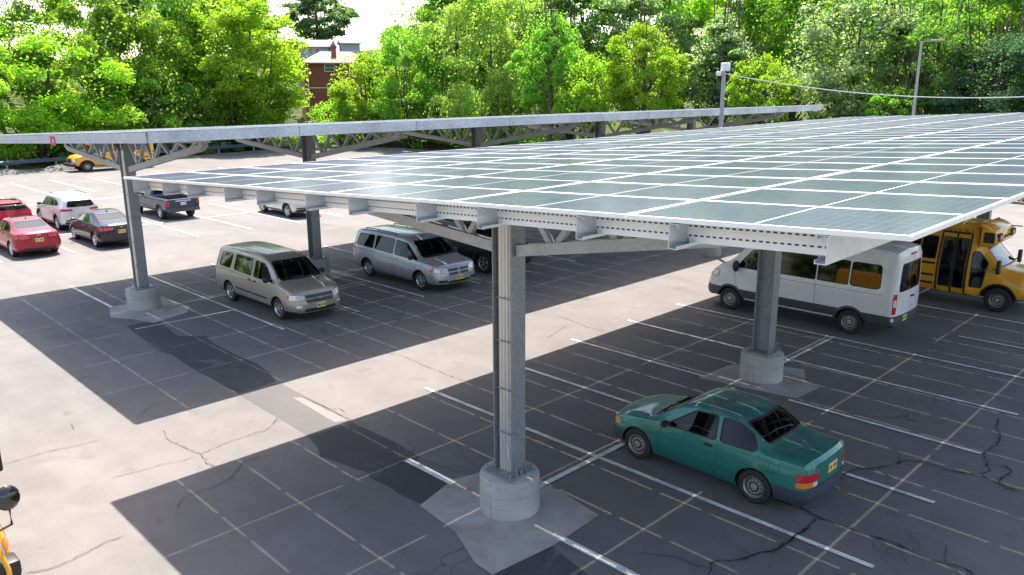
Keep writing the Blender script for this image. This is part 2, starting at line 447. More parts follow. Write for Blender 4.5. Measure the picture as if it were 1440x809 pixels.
CRACKS = [
[(3.17,3.43),(3.57,3.46),(3.94,3.39),(4.32,3.42),(4.73,3.41),(5.03,3.47),(5.36,3.42),(5.63,3.36),(5.83,3.44),(6.03,3.47),(6.22,3.43)],
[(3.95,3.35),(3.96,2.99),(3.94,2.76),(3.95,2.41),(3.90,1.99),(3.75,1.73),(3.64,1.41)],
[(3.57,5.02),(3.71,5.54),(3.96,5.83),(4.14,6.28),(4.23,6.52),(4.47,6.66),(4.74,6.65),(4.99,6.62),(5.35,6.81),(5.66,6.71),(5.90,6.63),(6.11,6.60)],
[(5.35,6.81),(5.43,7.05),(5.40,7.24),(5.28,7.51),(5.14,7.84),(5.17,8.11),(5.23,8.41),(5.21,8.77),(5.11,9.00),(4.98,9.40),(4.89,9.88)],
[(5.69,6.73),(5.70,7.11),(5.75,7.36),(5.62,7.51),(5.52,7.58)],
[(3.97,3.04),(3.92,2.54),(3.92,2.09),(3.73,1.67),(3.59,1.32),(3.37,1.09),(3.52,0.77)],
[(3.45,0.90),(3.25,0.85),(2.97,0.82),(2.67,0.64),(2.45,0.49)],
[(-1.33,3.46),(-0.96,3.40),(-0.70,3.52),(-0.43,3.51),(-0.29,3.46)],
[(-2.23,0.20),(-1.90,0.26),(-1.59,0.29),(-1.42,0.33),(-1.31,0.51),(-1.18,0.69)],
[(-4.58,0.21),(-4.36,0.45),(-4.32,0.83),(-4.14,1.21)],
[(-2.47,0.11),(-2.78,0.40),(-3.07,0.48)],
[(-3.77,-3.83),(-4.04,-3.59),(-4.07,-3.33),(-4.06,-3.03),(-4.13,-2.73),(-4.30,-2.52),(-4.62,-2.17),(-4.54,-1.87),(-4.42,-1.54)],
[(-7.12,-2.65),(-6.59,-2.78),(-6.15,-2.73),(-5.49,-2.60),(-5.04,-2.71),(-4.77,-2.65)],
[(-5.49,-2.60),(-5.62,-2.06),(-5.64,-1.54),(-5.63,-1.13),(-5.99,-0.71)],
[(-3.61,-6.23),(-3.39,-5.86),(-3.41,-5.54),(-3.50,-5.28),(-3.57,-4.98),(-3.54,-4.67)],
[(-8.87,-3.87),(-8.44,-3.95)],
[(-8.22,-2.71),(-8.71,-2.26),(-8.55,-2.01)],
[(-7.70,-5.45),(-7.73,-4.64),(-7.63,-4.25),(-7.57,-3.74)],
[(-5.39,-2.64),(-5.58,-3.24),(-5.63,-3.82),(-5.72,-4.16)],
[(-7.95,3.48),(-7.32,3.64),(-6.60,3.59),(-5.61,3.54),(-4.85,3.52)],
[(-11.79,3.31),(-10.87,3.38),(-10.21,3.35),(-9.50,3.28),(-8.68,3.35)],
[(-6.71,0.30),(-6.01,0.33),(-5.38,0.33),(-4.78,0.33)],
[(-5.66,0.21),(-5.50,0.51),(-5.23,0.48)],
[(-7.01,9.33),(-6.24,9.18),(-5.55,8.99),(-4.93,9.05)],
[(-8.64,11.47),(-7.42,11.56),(-7.37,12.33)],
[(-6.25,14.54),(-6.10,15.68),(-5.55,16.01)],
[(-5.67,7.42),(-6.10,8.74)],
[(-8.34,9.31),(-7.91,9.40),(-7.69,10.10)],
[(-0.97,6.61),(-0.64,6.67),(-0.28,6.68)],
[(-4.26,9.17),(-3.60,9.30),(-2.85,9.53),(-2.19,9.47)],
[(1.38,15.71),(1.74,14.62),(1.67,13.93),(1.61,13.51)],
[(1.47,9.17),(1.97,9.40),(2.55,9.53),(3.12,9.51),(3.62,9.60),(4.00,9.66),(4.34,9.69)],
[(3.68,9.66),(3.52,10.31),(3.51,11.15)],
[(3.12,18.54),(3.57,17.29),(3.87,16.07),(3.56,15.89)],
[(1.51,14.52),(1.35,13.50),(1.02,13.54)],
]
PALE = [(-6.81,0.12),(-6.69,0.29),(-4.82,0.28),(-4.94,0.02)]
DARK_A = [(-4.73,-0.75),(-4.20,-0.87),(-3.78,-1.06),(-3.26,-0.95),(-2.56,-0.82),(-2.38,-0.91),(-1.91,-0.86),(-1.54,-0.89),(-1.02,-0.85),(-1.01,-0.08),(-2.27,-0.05),(-2.43,0.26),(-3.37,0.32),(-4.66,0.27)]
DARK_B = [(-15.39,-0.36),(-15.45,0.59),(-14.56,0.43),(-13.32,0.29),(-12.75,0.84),(-12.23,0.71),(-10.71,0.65),(-9.53,0.70),(-8.71,0.58),(-8.03,0.39),(-7.94,-0.59),(-8.71,-0.64),(-10.54,-0.60),(-11.79,-0.52),(-12.39,-0.64),(-14.36,-0.46)]
REDMARK = [(3.27,8.28),(3.34,8.87),(3.57,9.02),(3.55,8.49)]
# ------------------------------------------------------------------ vehicle kit
TMP = bpy.data.scenes.new('workbench')

def bench():
    with bpy.context.temp_override(scene=TMP, view_layer=TMP.view_layers[0]):
        dg = bpy.context.evaluated_depsgraph_get()
    dg.update()
    return dg

def pchip(xs, ys, x):
    xs, ys = np.asarray(xs, float), np.asarray(ys, float)
    h = np.diff(xs); dl = np.diff(ys) / h
    d = np.zeros_like(ys)
    for i in range(1, len(xs) - 1):
        if dl[i-1] * dl[i] > 0:
            w1, w2 = 2*h[i] + h[i-1], h[i] + 2*h[i-1]
            d[i] = (w1 + w2) / (w1 / dl[i-1] + w2 / dl[i])
    d[0], d[-1] = dl[0], dl[-1]
    k = np.clip(np.searchsorted(xs, x) - 1, 0, len(xs) - 2)
    t = (x - xs[k]) / h[k]
    return (2*t**3 - 3*t**2 + 1)*ys[k] + (t**3 - 2*t**2 + t)*h[k]*d[k] + (-2*t**3 + 3*t**2)*ys[k+1] + (t**3 - t**2)*h[k]*d[k+1]

def section(q, chaikin=1):
    zb, wb, zm, wm, zs, ws, zt, wt, cr = q
    p = [(0, zb), (wb * .6, zb), (wb - .02, zb), (wm - .025, zb + (zm - zb) * .35), (wm, zm), (ws + .004, zs - .03), (ws - .012, zs + .012),
         (ws + (wt - ws) * .82, zs + (zt - zs) * .80), (wt, zt - .02), (wt - .07, zt + cr * .25), (wt * .5, zt + cr * .8), (0, zt + cr)]
    for _ in range(chaikin):
        n = [p[0]]
        for a, b in zip(p[:-1], p[1:]):
            n += [(.75*a[0] + .25*b[0], .75*a[1] + .25*b[1]), (.25*a[0] + .75*b[0], .25*a[1] + .75*b[1])]
        n += [p[-1]]
        n[1] = ((n[0][0] + n[2][0]) / 2, n[1][1])
        p = n
    return p

def loft(stations, bow_f=.16, bow_r=.12, bow_len=.7, nx=46, inset=0.0, chaikin=1):
    """closed body skin from rows (x, zb, wb, zm, wm, zs, ws, zt, wt, crown)"""
    A = np.array(stations, float); A = A[np.argsort(A[:, 0])]
    xs = np.unique(np.round(np.concatenate([A[:, 0], np.linspace(A[0, 0], A[-1, 0], nx)]), 3))
    keep = [xs[0]]
    for x in xs[1:]:
        if x - keep[-1] > .012: keep.append(x)
    keep[-1] = xs[-1]; xs = np.array(keep)
    Q = np.stack([pchip(A[:, 0], A[:, j], xs) for j in range(1, 10)], 1)
    W = A[:, 4].max()
    xf, xr = A[-1, 0], A[0, 0]
    def bow(x, y):
        f = max(0.0, min(1.0, (x - (xf - bow_len)) / bow_len)); r_ = max(0.0, min(1.0, ((xr + bow_len) - x) / bow_len))
        k = (abs(y) / W) ** 2.6
        return x - bow_f * k * f ** 1.3 + bow_r * k * r_ ** 1.3
    verts, faces = [], []
    rings = []
    for i, x in enumerate(xs):
        h = section(Q[i], chaikin); m = len(h)
        ring = []
        for (y, z) in h:
            ring.append(len(verts)); verts.append((bow(x, y), y, z))
        for (y, z) in reversed(h[1:-1]):
            ring.append(len(verts)); verts.append((bow(x, y), -y, z))
        rings.append(ring)
    n = len(rings[0])
    for a, b in zip(rings[:-1], rings[1:]):
        for k in range(n):
            faces.append((a[k], a[(k+1) % n], b[(k+1) % n], b[k]))
    for i, sgn in ((0, 1), (len(xs) - 1, -1)):
        h = section(Q[i], chaikin); K = 6
        rows = []
        for (y, z) in h:
            row = []
            for t in np.linspace(1, -1, K + 1):
                row.append(len(verts)); verts.append((bow(xs[i], y * t), y * t, z))
            rows.append(row)
        for a, b in zip(rows[:-1], rows[1:]):
            for k in range(K):
                f = (a[k], a[k+1], b[k+1], b[k]); faces.append(f if sgn < 0 else f[::-1])
    bm = bmesh.new()
    vv = [bm.verts.new(v) for v in verts]
    for f in faces:
        try: bm.faces.new([vv[i] for i in f])
        except ValueError: pass
    bmesh.ops.remove_doubles(bm, verts=bm.verts, dist=2e-4)
    bmesh.ops.dissolve_degenerate(bm, edges=bm.edges, dist=1e-4)
    bmesh.ops.recalc_face_normals(bm, faces=bm.faces)
    return bm

def rpoly(pts, r=.05, seg=4):
    """round the corners of a 2-D polygon"""
    out = []; n = len(pts)
    for i in range(n):
        p0, p, p1 = Vector(pts[i-1]), Vector(pts[i]), Vector(pts[(i+1) % n])
        a, b = (p0 - p), (p1 - p)
        rr = min(r, a.length * .45, b.length * .45)
        A_, B_ = p + a.normalized() * rr, p + b.normalized() * rr
        for k in range(seg + 1):
            t = k / seg
            out.append(tuple((1-t)**2 * A_ + 2*t*(1-t) * p + t**2 * B_))
    return out

def grow(poly, d):
    """offset a polygon outwards by d"""
    n = len(poly); out = []
    area = sum(poly[i][0]*poly[(i+1) % n][1] - poly[(i+1) % n][0]*poly[i][1] for i in range(n))
    s = 1 if area > 0 else -1
    for i in range(n):
        p0, p, p1 = Vector(poly[i-1]), Vector(poly[i]), Vector(poly[(i+1) % n])
        e0, e1 = (p - p0), (p1 - p)
        if e0.length < 1e-6 or e1.length < 1e-6: out.append(tuple(p)); continue
        n0, n1 = Vector((e0.y, -e0.x)).normalized(), Vector((e1.y, -e1.x)).normalized()
        nn = (n0 + n1)
        nn = nn.normalized() if nn.length > 1e-6 else n0
        c = max(.4, nn.dot(n0))
        out.append(tuple(p + nn * (s * d / c)))
    return out

DIRS = {'L': (0, -1, 0), 'Rt': (0, 1, 0), 'F': (-1, 0, 0), 'B': (1, 0, 0), 'T': (0, 0, -1),
        'FL': (-.7, -.7, 0), 'FR': (-.7, .7, 0), 'BL': (.7, -.7, 0), 'BR': (.7, .7, 0)}

def lift(d, u, v):
    if d in ('L', 'Rt'): return Vector((u, 0, v))
    if d in ('F', 'B'): return Vector((0, u, v))
    return Vector((u, v, 0))

class Car:
    def __init__(s, name, label, cat, group=None):
        s.root = empty(name); tag(s.root, label, cat, group)
        s.win = []
    def skin(s, stations, **kw):
        bm = loft(stations, **kw)
        s.bm = bm; s.bvh = BVHTree.FromBMesh(bm); s.st = stations
    def hit(s, o, d):
        r_ = s.bvh.ray_cast(o, d)
        if r_[0] is None: return None, None
        return r_[0], r_[1]
    def proj(s, d, u, v, off):
        dv = Vector(DIRS[d])
        o = lift(d, u, v) - dv * 8
        p, n = s.hit(o, dv)
        if p is None:
            p, n, _, _ = s.bvh.find_nearest(lift(d, u, v) - dv * 1.0)
        if n.dot(dv) > 0: n = -n
        return p + n * off
    def patch_bm(s, d, poly, off, cell=.07):
        bm = bmesh.new()
        vv = [bm.verts.new((x, y, 0)) for x, y in poly]
        tris = tessellate_polygon([[Vector((x, y, 0)) for x, y in poly]])
        for t in tris:
            try: bm.faces.new([vv[i] for i in t])
            except ValueError: pass
        bmesh.ops.recalc_face_normals(bm, faces=bm.faces)
        us = [p[0] for p in poly]; vs_ = [p[1] for p in poly]
        for lo, hi, no in ((min(us), max(us), (1, 0, 0)), (min(vs_), max(vs_), (0, 1, 0))):
            n = int((hi - lo) / cell)
            for i in range(1, n + 1):
                c = lo + (hi - lo) * i / (n + 1)
                bmesh.ops.bisect_plane(bm, geom=bm.verts[:] + bm.edges[:] + bm.faces[:], plane_co=(c * no[0], c * no[1], 0), plane_no=no)
        for w in bm.verts:
            w.co = s.proj(d, w.co.x, w.co.y, off)
        return bm
    def patch(s, name, d, poly, mat, off=.004, parent=None, cell=.07, label=None):
        bm = s.patch_bm(d, poly, off, cell)
        me = bpy.data.meshes.new(name); 
        dv = Vector(DIRS[d])
        bm.normal_update()
        for f in bm.faces:
            if f.normal.dot(dv) > 0: f.normal_flip()
        # small real thickness: skirt the rim inwards
        rim = [e for e in bm.edges if len(e.link_faces) == 1]
        ex = bmesh.ops.extrude_edge_only(bm, edges=rim)
        for w in [g for g in ex['geom'] if isinstance(g, bmesh.types.BMVert)]:
            w.co += dv * .012
        bm.to_mesh(me); bm.free()
        me.materials.append(mat)
        me.polygons.foreach_set('use_smooth', [True] * len(me.polygons)); me.set_sharp_from_angle(angle=R(35))
        o = bpy.data.objects.new(name, me); o.parent = parent or s.root; COL.objects.link(o)
        if label: o['label'] = label
        return o
    def both(s, name, poly, mat, off=.004, parent=None, cell=.07):
        return [s.patch(name, d, poly, mat, off, parent, cell) for d in ('L', 'Rt')]
    def window(s, poly, d='S', name='window', mat=None, r=.05, trim=.022, trim_mat=None):
        """cut an opening and set a pane with a dark seal in it"""
        s.win.append((rpoly(poly, r), d, name, mat or MAT['glass'], trim, trim_mat or MAT['black']))
    def strip(s, mb, d, line, w, off=.0025, step=.06, mi=0):
        """thin band following a 2-D polyline on the skin"""
        pts = []
        for a, b in zip(line[:-1], line[1:]):
            a, b = Vector(a), Vector(b); n = max(1, int((b - a).length / step))
            pts += [a.lerp(b, i / n) for i in range(n)]
        pts.append(Vector(line[-1]))
        vs_ = []
        for i, p in enumerate(pts):
            t = (pts[min(i+1, len(pts)-1)] - pts[max(i-1, 0)]).normalized(); nn = Vector((-t.y, t.x)) * w / 2
            for q in (p + nn, p - nn):
                vs_.append(s.proj(d, q.x, q.y, off))
        mb.add(vs_, [(2*i, 2*i+1, 2*i+3, 2*i+2) for i in range(len(pts) - 1)], mi)
    def finish(s, mat, wheels, cabin=None, extra_mats=None, paint=None, name='body', open_boxes=()):
        """wheels: list of (x, arch_radius); cabin: (x0, x1, floor) hollow"""
        def mk(bm, nm):
            me = bpy.data.meshes.new(nm); bm.to_mesh(me)
            o = bpy.data.objects.new(nm, me); TMP.collection.objects.link(o); return o
        W = max(q[4] for q in s.st)
        body = mk(s.bm, 'tmp_body')
        cut = []
        for x, ra in wheels:
            for sy in (1, -1):
                b = bmesh.new()
                bmesh.ops.create_cone(b, cap_ends=True, segments=40, radius1=ra, radius2=ra, depth=.8,
                                      matrix=Matrix.Translation((x, sy * (W - .30 + .4), s.axle_z)) @ Matrix.Rotation(R(90), 4, 'X'))
                cut.append(mk(b, 'tmp_cut')); b.free()
        if cabin:
            x0, x1, fl = cabin
            A = np.array(s.st, float); A = A[np.argsort(A[:, 0])]
            rows = []
            for x in np.linspace(x0, x1, 22):
                q = [float(pchip(A[:, 0], A[:, j], np.array([x]))[0]) for j in range(1, 10)]
                zb, wb, zm, wm, zs, ws, zt, wt, cr = q
                zt2 = max(zt - .05, fl + .32)
                zs2 = min(zs, zt2 - .02)
                rows.append((x, fl, wm - .12, fl + .5 * (zs2 - fl), wm - .075, zs2, ws - .06, zt2, max(.2, wt - .055), cr))
            b = loft(rows, bow_f=.0, bow_r=.0, nx=22, chaikin=1)
            cut.append(mk(b, 'tmp_cut')); b.free()
        for poly, d, nm, gm, tr, tm in s.win:
            b = bmesh.new()
            xs_ = cabin
            if d == 'S': lo, hi = -3, 3
            elif d == 'L': lo, hi = .2, 3
            elif d == 'Rt': lo, hi = -3, -.2
            elif d == 'F': lo, hi = cabin[1] - .9, cabin[1] + 3
            elif d == 'B': lo, hi = cabin[0] - 3, cabin[0] + .7
            n = len(poly)
            V0, V1 = [], []
            for (u, v) in poly:
                if d in ('S', 'L', 'Rt'): V0.append(b.verts.new((u, lo, v))); V1.append(b.verts.new((u, hi, v)))
                else: V0.append(b.verts.new((lo, u, v))); V1.append(b.verts.new((hi, u, v)))
            b.faces.new(V0); b.faces.new(list(reversed(V1)))
            for i in range(n):
                b.faces.new((V0[i], V1[i], V1[(i+1) % n], V0[(i+1) % n]))
            bmesh.ops.recalc_face_normals(b, faces=b.faces)
            cut.append(mk(b, 'tmp_cut')); b.free()
        for (lo, hi) in open_boxes:
            b = bmesh.new(); bmesh.ops.create_cube(b, size=1)
            for w in b.verts:
                w.co = Vector([lo[i] if w.co[i] < 0 else hi[i] for i in range(3)])
            cut.append(mk(b, 'tmp_cut')); b.free()
        for c in cut:
            m_ = body.modifiers.new('b', 'BOOLEAN'); m_.operation = 'DIFFERENCE'; m_.object = c; m_.solver = 'EXACT'
        dg = bench()
        me = bpy.data.meshes.new_from_object(body.evaluated_get(dg), depsgraph=dg)
        if len(me.polygons) < 50:
            print('BOOLEAN FAILED', s.root.name)
            me = body.data.copy()
        me.name = name
        for o in cut + [body]:
            bpy.data.objects.remove(o)
        me.materials.clear()
        me.materials.append(mat); me.materials.append(MAT['black']); me.materials.append(MAT['cabin'])
        for m_ in (extra_mats or []): me.materials.append(m_)
        base_bvh = s.bvh
        co = np.zeros(len(me.vertices) * 3); me.vertices.foreach_get('co', co); co = co.reshape(-1, 3)
        for p in me.polygons:
            c = p.center
            mi = 0
            _, _, _, dist = base_bvh.find_nearest(c)
            if dist > .016: mi = 2
            for x, ra in wheels:
                if all((co[i][0] - x) ** 2 + (co[i][2] - s.axle_z) ** 2 < (ra + .003) ** 2 for i in p.vertices) and abs(c.y) > W - .42: mi = 1
            if mi == 0 and p.normal.z < -.8 and c.z < .6: mi = 1
            if mi == 0 and paint:
                mi = paint(c, p.normal)
            p.material_index = mi
        me.polygons.foreach_set('use_smooth', [True] * len(me.polygons)); me.set_sharp_from_angle(angle=R(32))
        o = bpy.data.objects.new(name, me); o.parent = s.root; COL.objects.link(o)
        s.body = o
        for poly, d, nm, gm, tr, tm in s.win:
            for dd in (('L', 'Rt') if d == 'S' else (d,)):
                bm = s.patch_bm(dd, grow(poly, .006), -.006, .10)
                bm.normal_update(); dv = Vector(DIRS[dd])
                for f in bm.faces:
                    if f.normal.dot(dv) > 0: f.normal_flip()
                m2 = bpy.data.meshes.new(nm); bm.to_mesh(m2); bm.free(); m2.materials.append(gm)
                m2.polygons.foreach_set('use_smooth', [True] * len(m2.polygons))
                w = bpy.data.objects.new(nm, m2); w.parent = s.root; COL.objects.link(w)
                if tr:
                    mb = MB(); s.strip(mb, dd, list(poly) + [poly[0], poly[1]], tr, .003, .08)
                    sl = mb.build('seal', tm, w, True)
        s.bm.free()
        return o
    def wheel(s, x, y, rad, width, rim_mat, kind='holes', rim_r=None):
        rim_r = rim_r or rad * .62
        sg = 1 if y > 0 else -1
        w = MB()
        w.lathe([(0, -.02), (rim_r * .5, -.02), (rim_r * .9, -.05), (rim_r * .9, -width * .8), (0, -width * .8)], 20, 'Y', mat=Matrix.Scale(sg, 4, (0, 1, 0)))
        h = w.build('wheel', MAT['black'], s.root, True); h.location = (x, y, rad)
        t = MB()
        t.lathe([(rim_r * .97, -.012), (rim_r * 1.04, .004), (rad * .90, .008), (rad * .975, -.012), (rad, -.04), (rad, -width + .04), (rad * .97, -width + .01), (rim_r, -width)], 32, 'Y', mat=Matrix.Scale(sg, 4, (0, 1, 0)))
        t.build('tyre', MAT['rubber'], h, True, 50)
        m = MB(); S_ = Matrix.Scale(sg, 4, (0, 1, 0))
        m.lathe([(rim_r, -.005), (rim_r * .97, .006), (rim_r * .90, -.012), (rim_r * .86, -.045)], 32, 'Y', mat=S_)
        if kind == 'holes':
            m.lathe([(rim_r * .80, -.05), (rim_r * .70, -.022), (rim_r * .55, -.016), (rim_r * .36, -.03), (rim_r * .32, -.006), (rim_r * .14, .0), (0, .0)], 32, 'Y', mat=S_)
            m.lathe([(rim_r * .87, -.046), (rim_r * .80, -.05)], 32, 'Y', mat=S_)
            for k in range(12):
                a = 2 * math.pi * k / 12
                m.ellipsoid((math.cos(a) * rim_r * .66, sg * -.017, math.sin(a) * rim_r * .66), (rim_r * .085, .008, rim_r * .085), 8, 1)
        else:
            n = int(kind)
            for k in range(n):
                a = 2 * math.pi * k / n + .3
                ca, sa = math.cos(a), math.sin(a)
                wd0, wd1 = rim_r * .17, rim_r * (.30 if n < 7 else .17)
                tx, tz = -sa, ca
                q = []
                for rr_, wd, yy in ((rim_r * .12, wd0, -.005), (rim_r * .92, wd1, -.022)):
                    for s2 in (-1, 1):
                        q.append((ca * rr_ + tx * wd / 2 * s2, sg * yy, sa * rr_ + tz * wd / 2 * s2))
                q2 = [(a_, b_ - sg * .03, c_) for a_, b_, c_ in q]
                m.add(q + q2, [(0, 1, 3, 2), (0, 4, 5, 1), (1, 5, 7, 3), (3, 7, 6, 2), (2, 6, 4, 0)])
            m.lathe([(rim_r * .24, -.02), (rim_r * .22, .002), (rim_r * .10, .006), (0, .006)], 16, 'Y', mat=S_)
        m.build('rim', [rim_mat, MAT['black']], h, True, 40)
        return h
    def wheels4(s, xf, xr, track, rad, width, rim_mat, kind='holes', rim_r=None, front_left=None):
        for x in (xf, xr):
            for sy in (1, -1):
                rm = front_left if (front_left and x == xf and sy > 0) else rim_mat
                s.wheel(x, sy * track / 2, rad, width, rm, kind, rim_r)
    def lines(s, segs, w=.008, name='panel_gap', mat=None, sides=('L', 'Rt'), off=.0022):
        mb = MB()
        for d in sides:
            for ln in segs: s.strip(mb, d, ln, w, off)
        return mb.build(name, mat or MAT['black'], s.root)
    def mirror(s, x, y, z, mat, size=(.09, .13, .085), name='door_mirror'):
        for sy in (1, -1):
            mb = MB(); mb.ellipsoid((x, sy * (y + .12), z), size, 10)
            mb.bar((x - .02, sy * (y - .04), z - .03), (x, sy * (y + .1), z - .02), .06, .05)
            o = mb.build(name, mat, s.root, True)
    def handle(s, xs, z, mat, d=('L', 'Rt'), w=.17):
        for x in xs:
            for dd in d:
                p = s.proj(dd, x, z, .012)
                mb = MB(); mb.box((x - w/2, p.y - .014, z - .02), (x + w/2, p.y + .014, z + .02))
                bevel_obj(mb.build('door_handle', mat, s.root), .008, 2)
    def seats(s, spots, mat=None, h=.62, wd=.5):
        for (x, y, z) in spots:
            mb = MB()
            mb.box((x - .25, y - wd/2, z - .12), (x + .27, y + wd/2, z + .06))
            m_ = Matrix.Translation((x - .25, y, z)) @ Matrix.Rotation(R(-14), 4, 'Y')
            mb.box((-.13, -wd/2, -.05), (.0, wd/2, h), 0, m_)
            mb.box((-.11, -wd*.25, h + .03), (-.02, wd*.25, h + .20), 0, m_)
            bevel_obj(mb.build('seat', mat or MAT['seat'], s.root), .03, 2)
    def plate(s, d, z, u=0, mat=None, w=.31, h=.155):
        """licence plate standing just off the skin"""
        p = s.proj(d, u, z, .0)
        sg = 1 if d == 'F' else -1
        mb = MB(); mb.box((p.x + sg * .004, u - w/2, z - h/2), (p.x + sg * .016, u + w/2, z + h/2))
        o = mb.build('licence_plate', mat or MAT['plate'], s.root)
        mb = MB()
        xx = p.x + sg * .0175
        for k in range(6):
            if k == 3: continue
            uu = u - w*.40 + k * w*.145
            mb.box((min(xx, xx + sg*.001), uu, z - h*.22), (max(xx, xx + sg*.001), uu + w*.075, z + h*.22))
        mb.build('plate_lettering', MAT['black'], o)
        return o
    def put(s, x, y, heading):
        s.root.location = (x, y, 0.0)
        s.root.rotation_euler = (0, 0, heading)
# ------------------------------------------------------------------ ground, markings, patches
BUS3 = (-5.38, -7.30, 0.0)
def noisy_ground():
    m = NT('rough_grass_ground'); co = m.coord()
    a = m.ramp(m.noise(.25, 6, .65, co, .4), [(.3, (.035, .050, .015)), (.55, (.060, .085, .022)), (.75, (.12, .10, .06))])
    a = m.mix(.6, a, m.ramp(m.noise(9, 4, .7, co), [(.3, .5), (.7, 1.3)]), 'MULTIPLY')
    m.bsdf(a, .95, spec=.1, normal=m.bump(m.noise(6, 5, .7, co), .8, .1))
    return m.mat
MAT['soil'] = noisy_ground()

def sheet(name, poly, z, mat, kind='structure', label=None, thick=None):
    mb = MB()
    tris = tessellate_polygon([[Vector((x, y, 0)) for x, y in poly]])
    mb.add([(x, y, z) for x, y in poly], [tuple(t) for t in tris])
    me = mb.mesh(name, mat)
    bm = bmesh.new(); bm.from_mesh(me)
    for f in bm.faces:
        if f.normal.z < 0: f.normal_flip()
    bm.to_mesh(me); bm.free()
    o = bpy.data.objects.new(name, me); COL.objects.link(o)
    return tag(o, label, None, None, kind)

# ground: one sheet to the horizon, rising gently behind the trees
def ground():
    mb = MB(); N = 70
    xs = np.linspace(-900, 900, N); 
    def hz(x, y):
        d = max(0.0, (-x - 84)) ; e = max(0.0, y - 66)
        return -.012 + min(14, .10 * d) * (1 if x < -84 else 0) + min(8, .06 * e)
    gx = np.unique(np.concatenate([np.linspace(-900, 900, 41), np.linspace(-200, 60, 40)])); gy = np.unique(np.concatenate([np.linspace(-900, 900, 41), np.linspace(-60, 200, 40)]))
    n = len(gy)
    vs_ = [(x, y, hz(x, y)) for x in gx for y in gy]
    fs_ = [(i*n + j, (i+1)*n + j, (i+1)*n + j + 1, i*n + j + 1) for i in range(len(gx) - 1) for j in range(n - 1)]
    mb.add(vs_, fs_)
    return tag(mb.build('ground', MAT['soil'], None, True, 80), kind='structure'), hz
GROUND, HZ = ground()
LOT = [(-69, -60), (-69.2, 9), (-73, 25), (-75.5, 38), (-73, 45), (-66, 48.6), (-40, 50), (-20, 48), (-4, 46.3), (6, 44), (30, 43), (60, 44), (60, -60)]
sheet('parking_lot', LOT, .0, MAT['asphalt'])
sheet('trench_patch', [(-8.0,-.62), (-7.9,.42), (-4.62,.31), (-4.72,-.72)], .004, MAT['asphalt_grey'])  # stretch of the trench between the canopies, sunlit tone put into its colour
sheet('trench_patch', DARK_A, .0045, MAT['asphalt_dark'])  # same trench, sealed, with canopy shade put into the darker colour
sheet('trench_patch', DARK_B, .0045, MAT['asphalt_dark'])
sheet('trench_patch', [(1.42,-.25), (1.29,-1.40), (2.7,-2.0), (2.75,-.55)], .0045, MAT['asphalt_dark'])
sheet('concrete_strip', PALE, .008, MAT['asphalt_pale'])
sheet('concrete_apron', [(-.98,-.90), (-1.28,.10), (-1.12,.62), (-.6,1.02), (.28,1.12), (.80,1.05), (1.36,.95), (1.42,-.17), (1.30,-1.40), (.9,-1.38), (.05,-1.02)], .009, MAT['apron'])
sheet('concrete_apron', [(-.95,7.62), (-.90,8.85), (-.55,9.5), (.6,9.95), (1.0,9.2), (1.42,9.06), (1.34,8.0), (.2,7.78)], .009, MAT['apron'])
sheet('concrete_apron', [(-18.0,.05), (-17.9,1.75), (-16.2,1.9), (-15.55,1.52), (-15.12,.32), (-16.0,.05), (-16.62,-.38)], .009, MAT['apron'])
sheet('concrete_apron', [(-18.4,6.2), (-18.3,8.1), (-16.1,8.2), (-16.0,6.1)], .009, MAT['apron'])

def line_mesh(name, segs, mat, z, extra=None):
    mb = MB()
    for si, (a, b, w) in enumerate(segs):
        z += .00003
        a, b = Vector(a), Vector(b); d = b - a; L = d.length
        if L < .01: continue
        d.normalize(); nn = Vector((-d.y, d.x)) * w / 2
        k = max(1, int(L / 1.5))
        for i in range(k):
            p, q = a.lerp(b, i / k), a.lerp(b, (i + 1) / k)
            mb.add([(*(p - nn), z), (*(q - nn), z), (*(q + nn), z), (*(p + nn), z)], [(0, 1, 2, 3)])
    o = mb.build(name, mat)
    return tag(o, kind='structure')
new = []
S_ = 2.6
for k in range(-1, 12):                                   # stalls under the near canopy
    y = S_ * k
    if k == 0: new += [((-2.48, y), (-1.15, y), .15), ((1.20, y), (5.12, y), .13)]
    elif k == -1: new += [((1.3, y), (5.12, y), .10)]
    elif k == 3: new += [((-5.12, y), (-.85, y), .10), ((1.25, y), (5.12, y), .10)]
    elif k == 6: new += [((2.45, y - .05), (5.12, y - .05), .09)]
    else: new += [((-5.12, y), (5.12, y), .10)]
new += [((0, .62), (0, 3.42), .11), ((0, 7.2), (0, 7.62), .09), ((0, 9.4), (0, 13.1), .10), ((0, 15.6), (0, 28), .10)]
for k in range(0, 13):                                    # stalls under the far canopy
    y = .1 + S_ * k
    if k == 0: new += [((-21.9, y), (-17.85, y), .10)]
    elif k in (2, 4): new += [((-21.9, y), (-11.7, y), .09)]
    else: new += [((-22.0, y), (-11.7, y), .10)]
new += [((-16.75, 1.6), (-16.75, 3.4), .08), ((-16.75, 6.6), (-16.75, 9.0), .08), ((-14.85, -.32), (-14.75, 2.6), .06), ((-14.96, 6.0), (-14.98, 8.0), .06)]  # the two thinnest are sun streaks through the panel gaps, painted as lines
for k in range(-5, 14):                                   # sunny rows beyond
    y = -.5 + 2.72 * k
    new += [((-38.9, y), (-28.3, y), .11)]
    new += [((-60.5, y), (-50.5, y), .11)]
new += [((-33.6, -14), (-33.6, 36), .10), ((-46.0, -20), (-46.0, 38), .10)]
line_mesh('stall_lines_and_sun_streaks', new, MAT['line'], .0160)
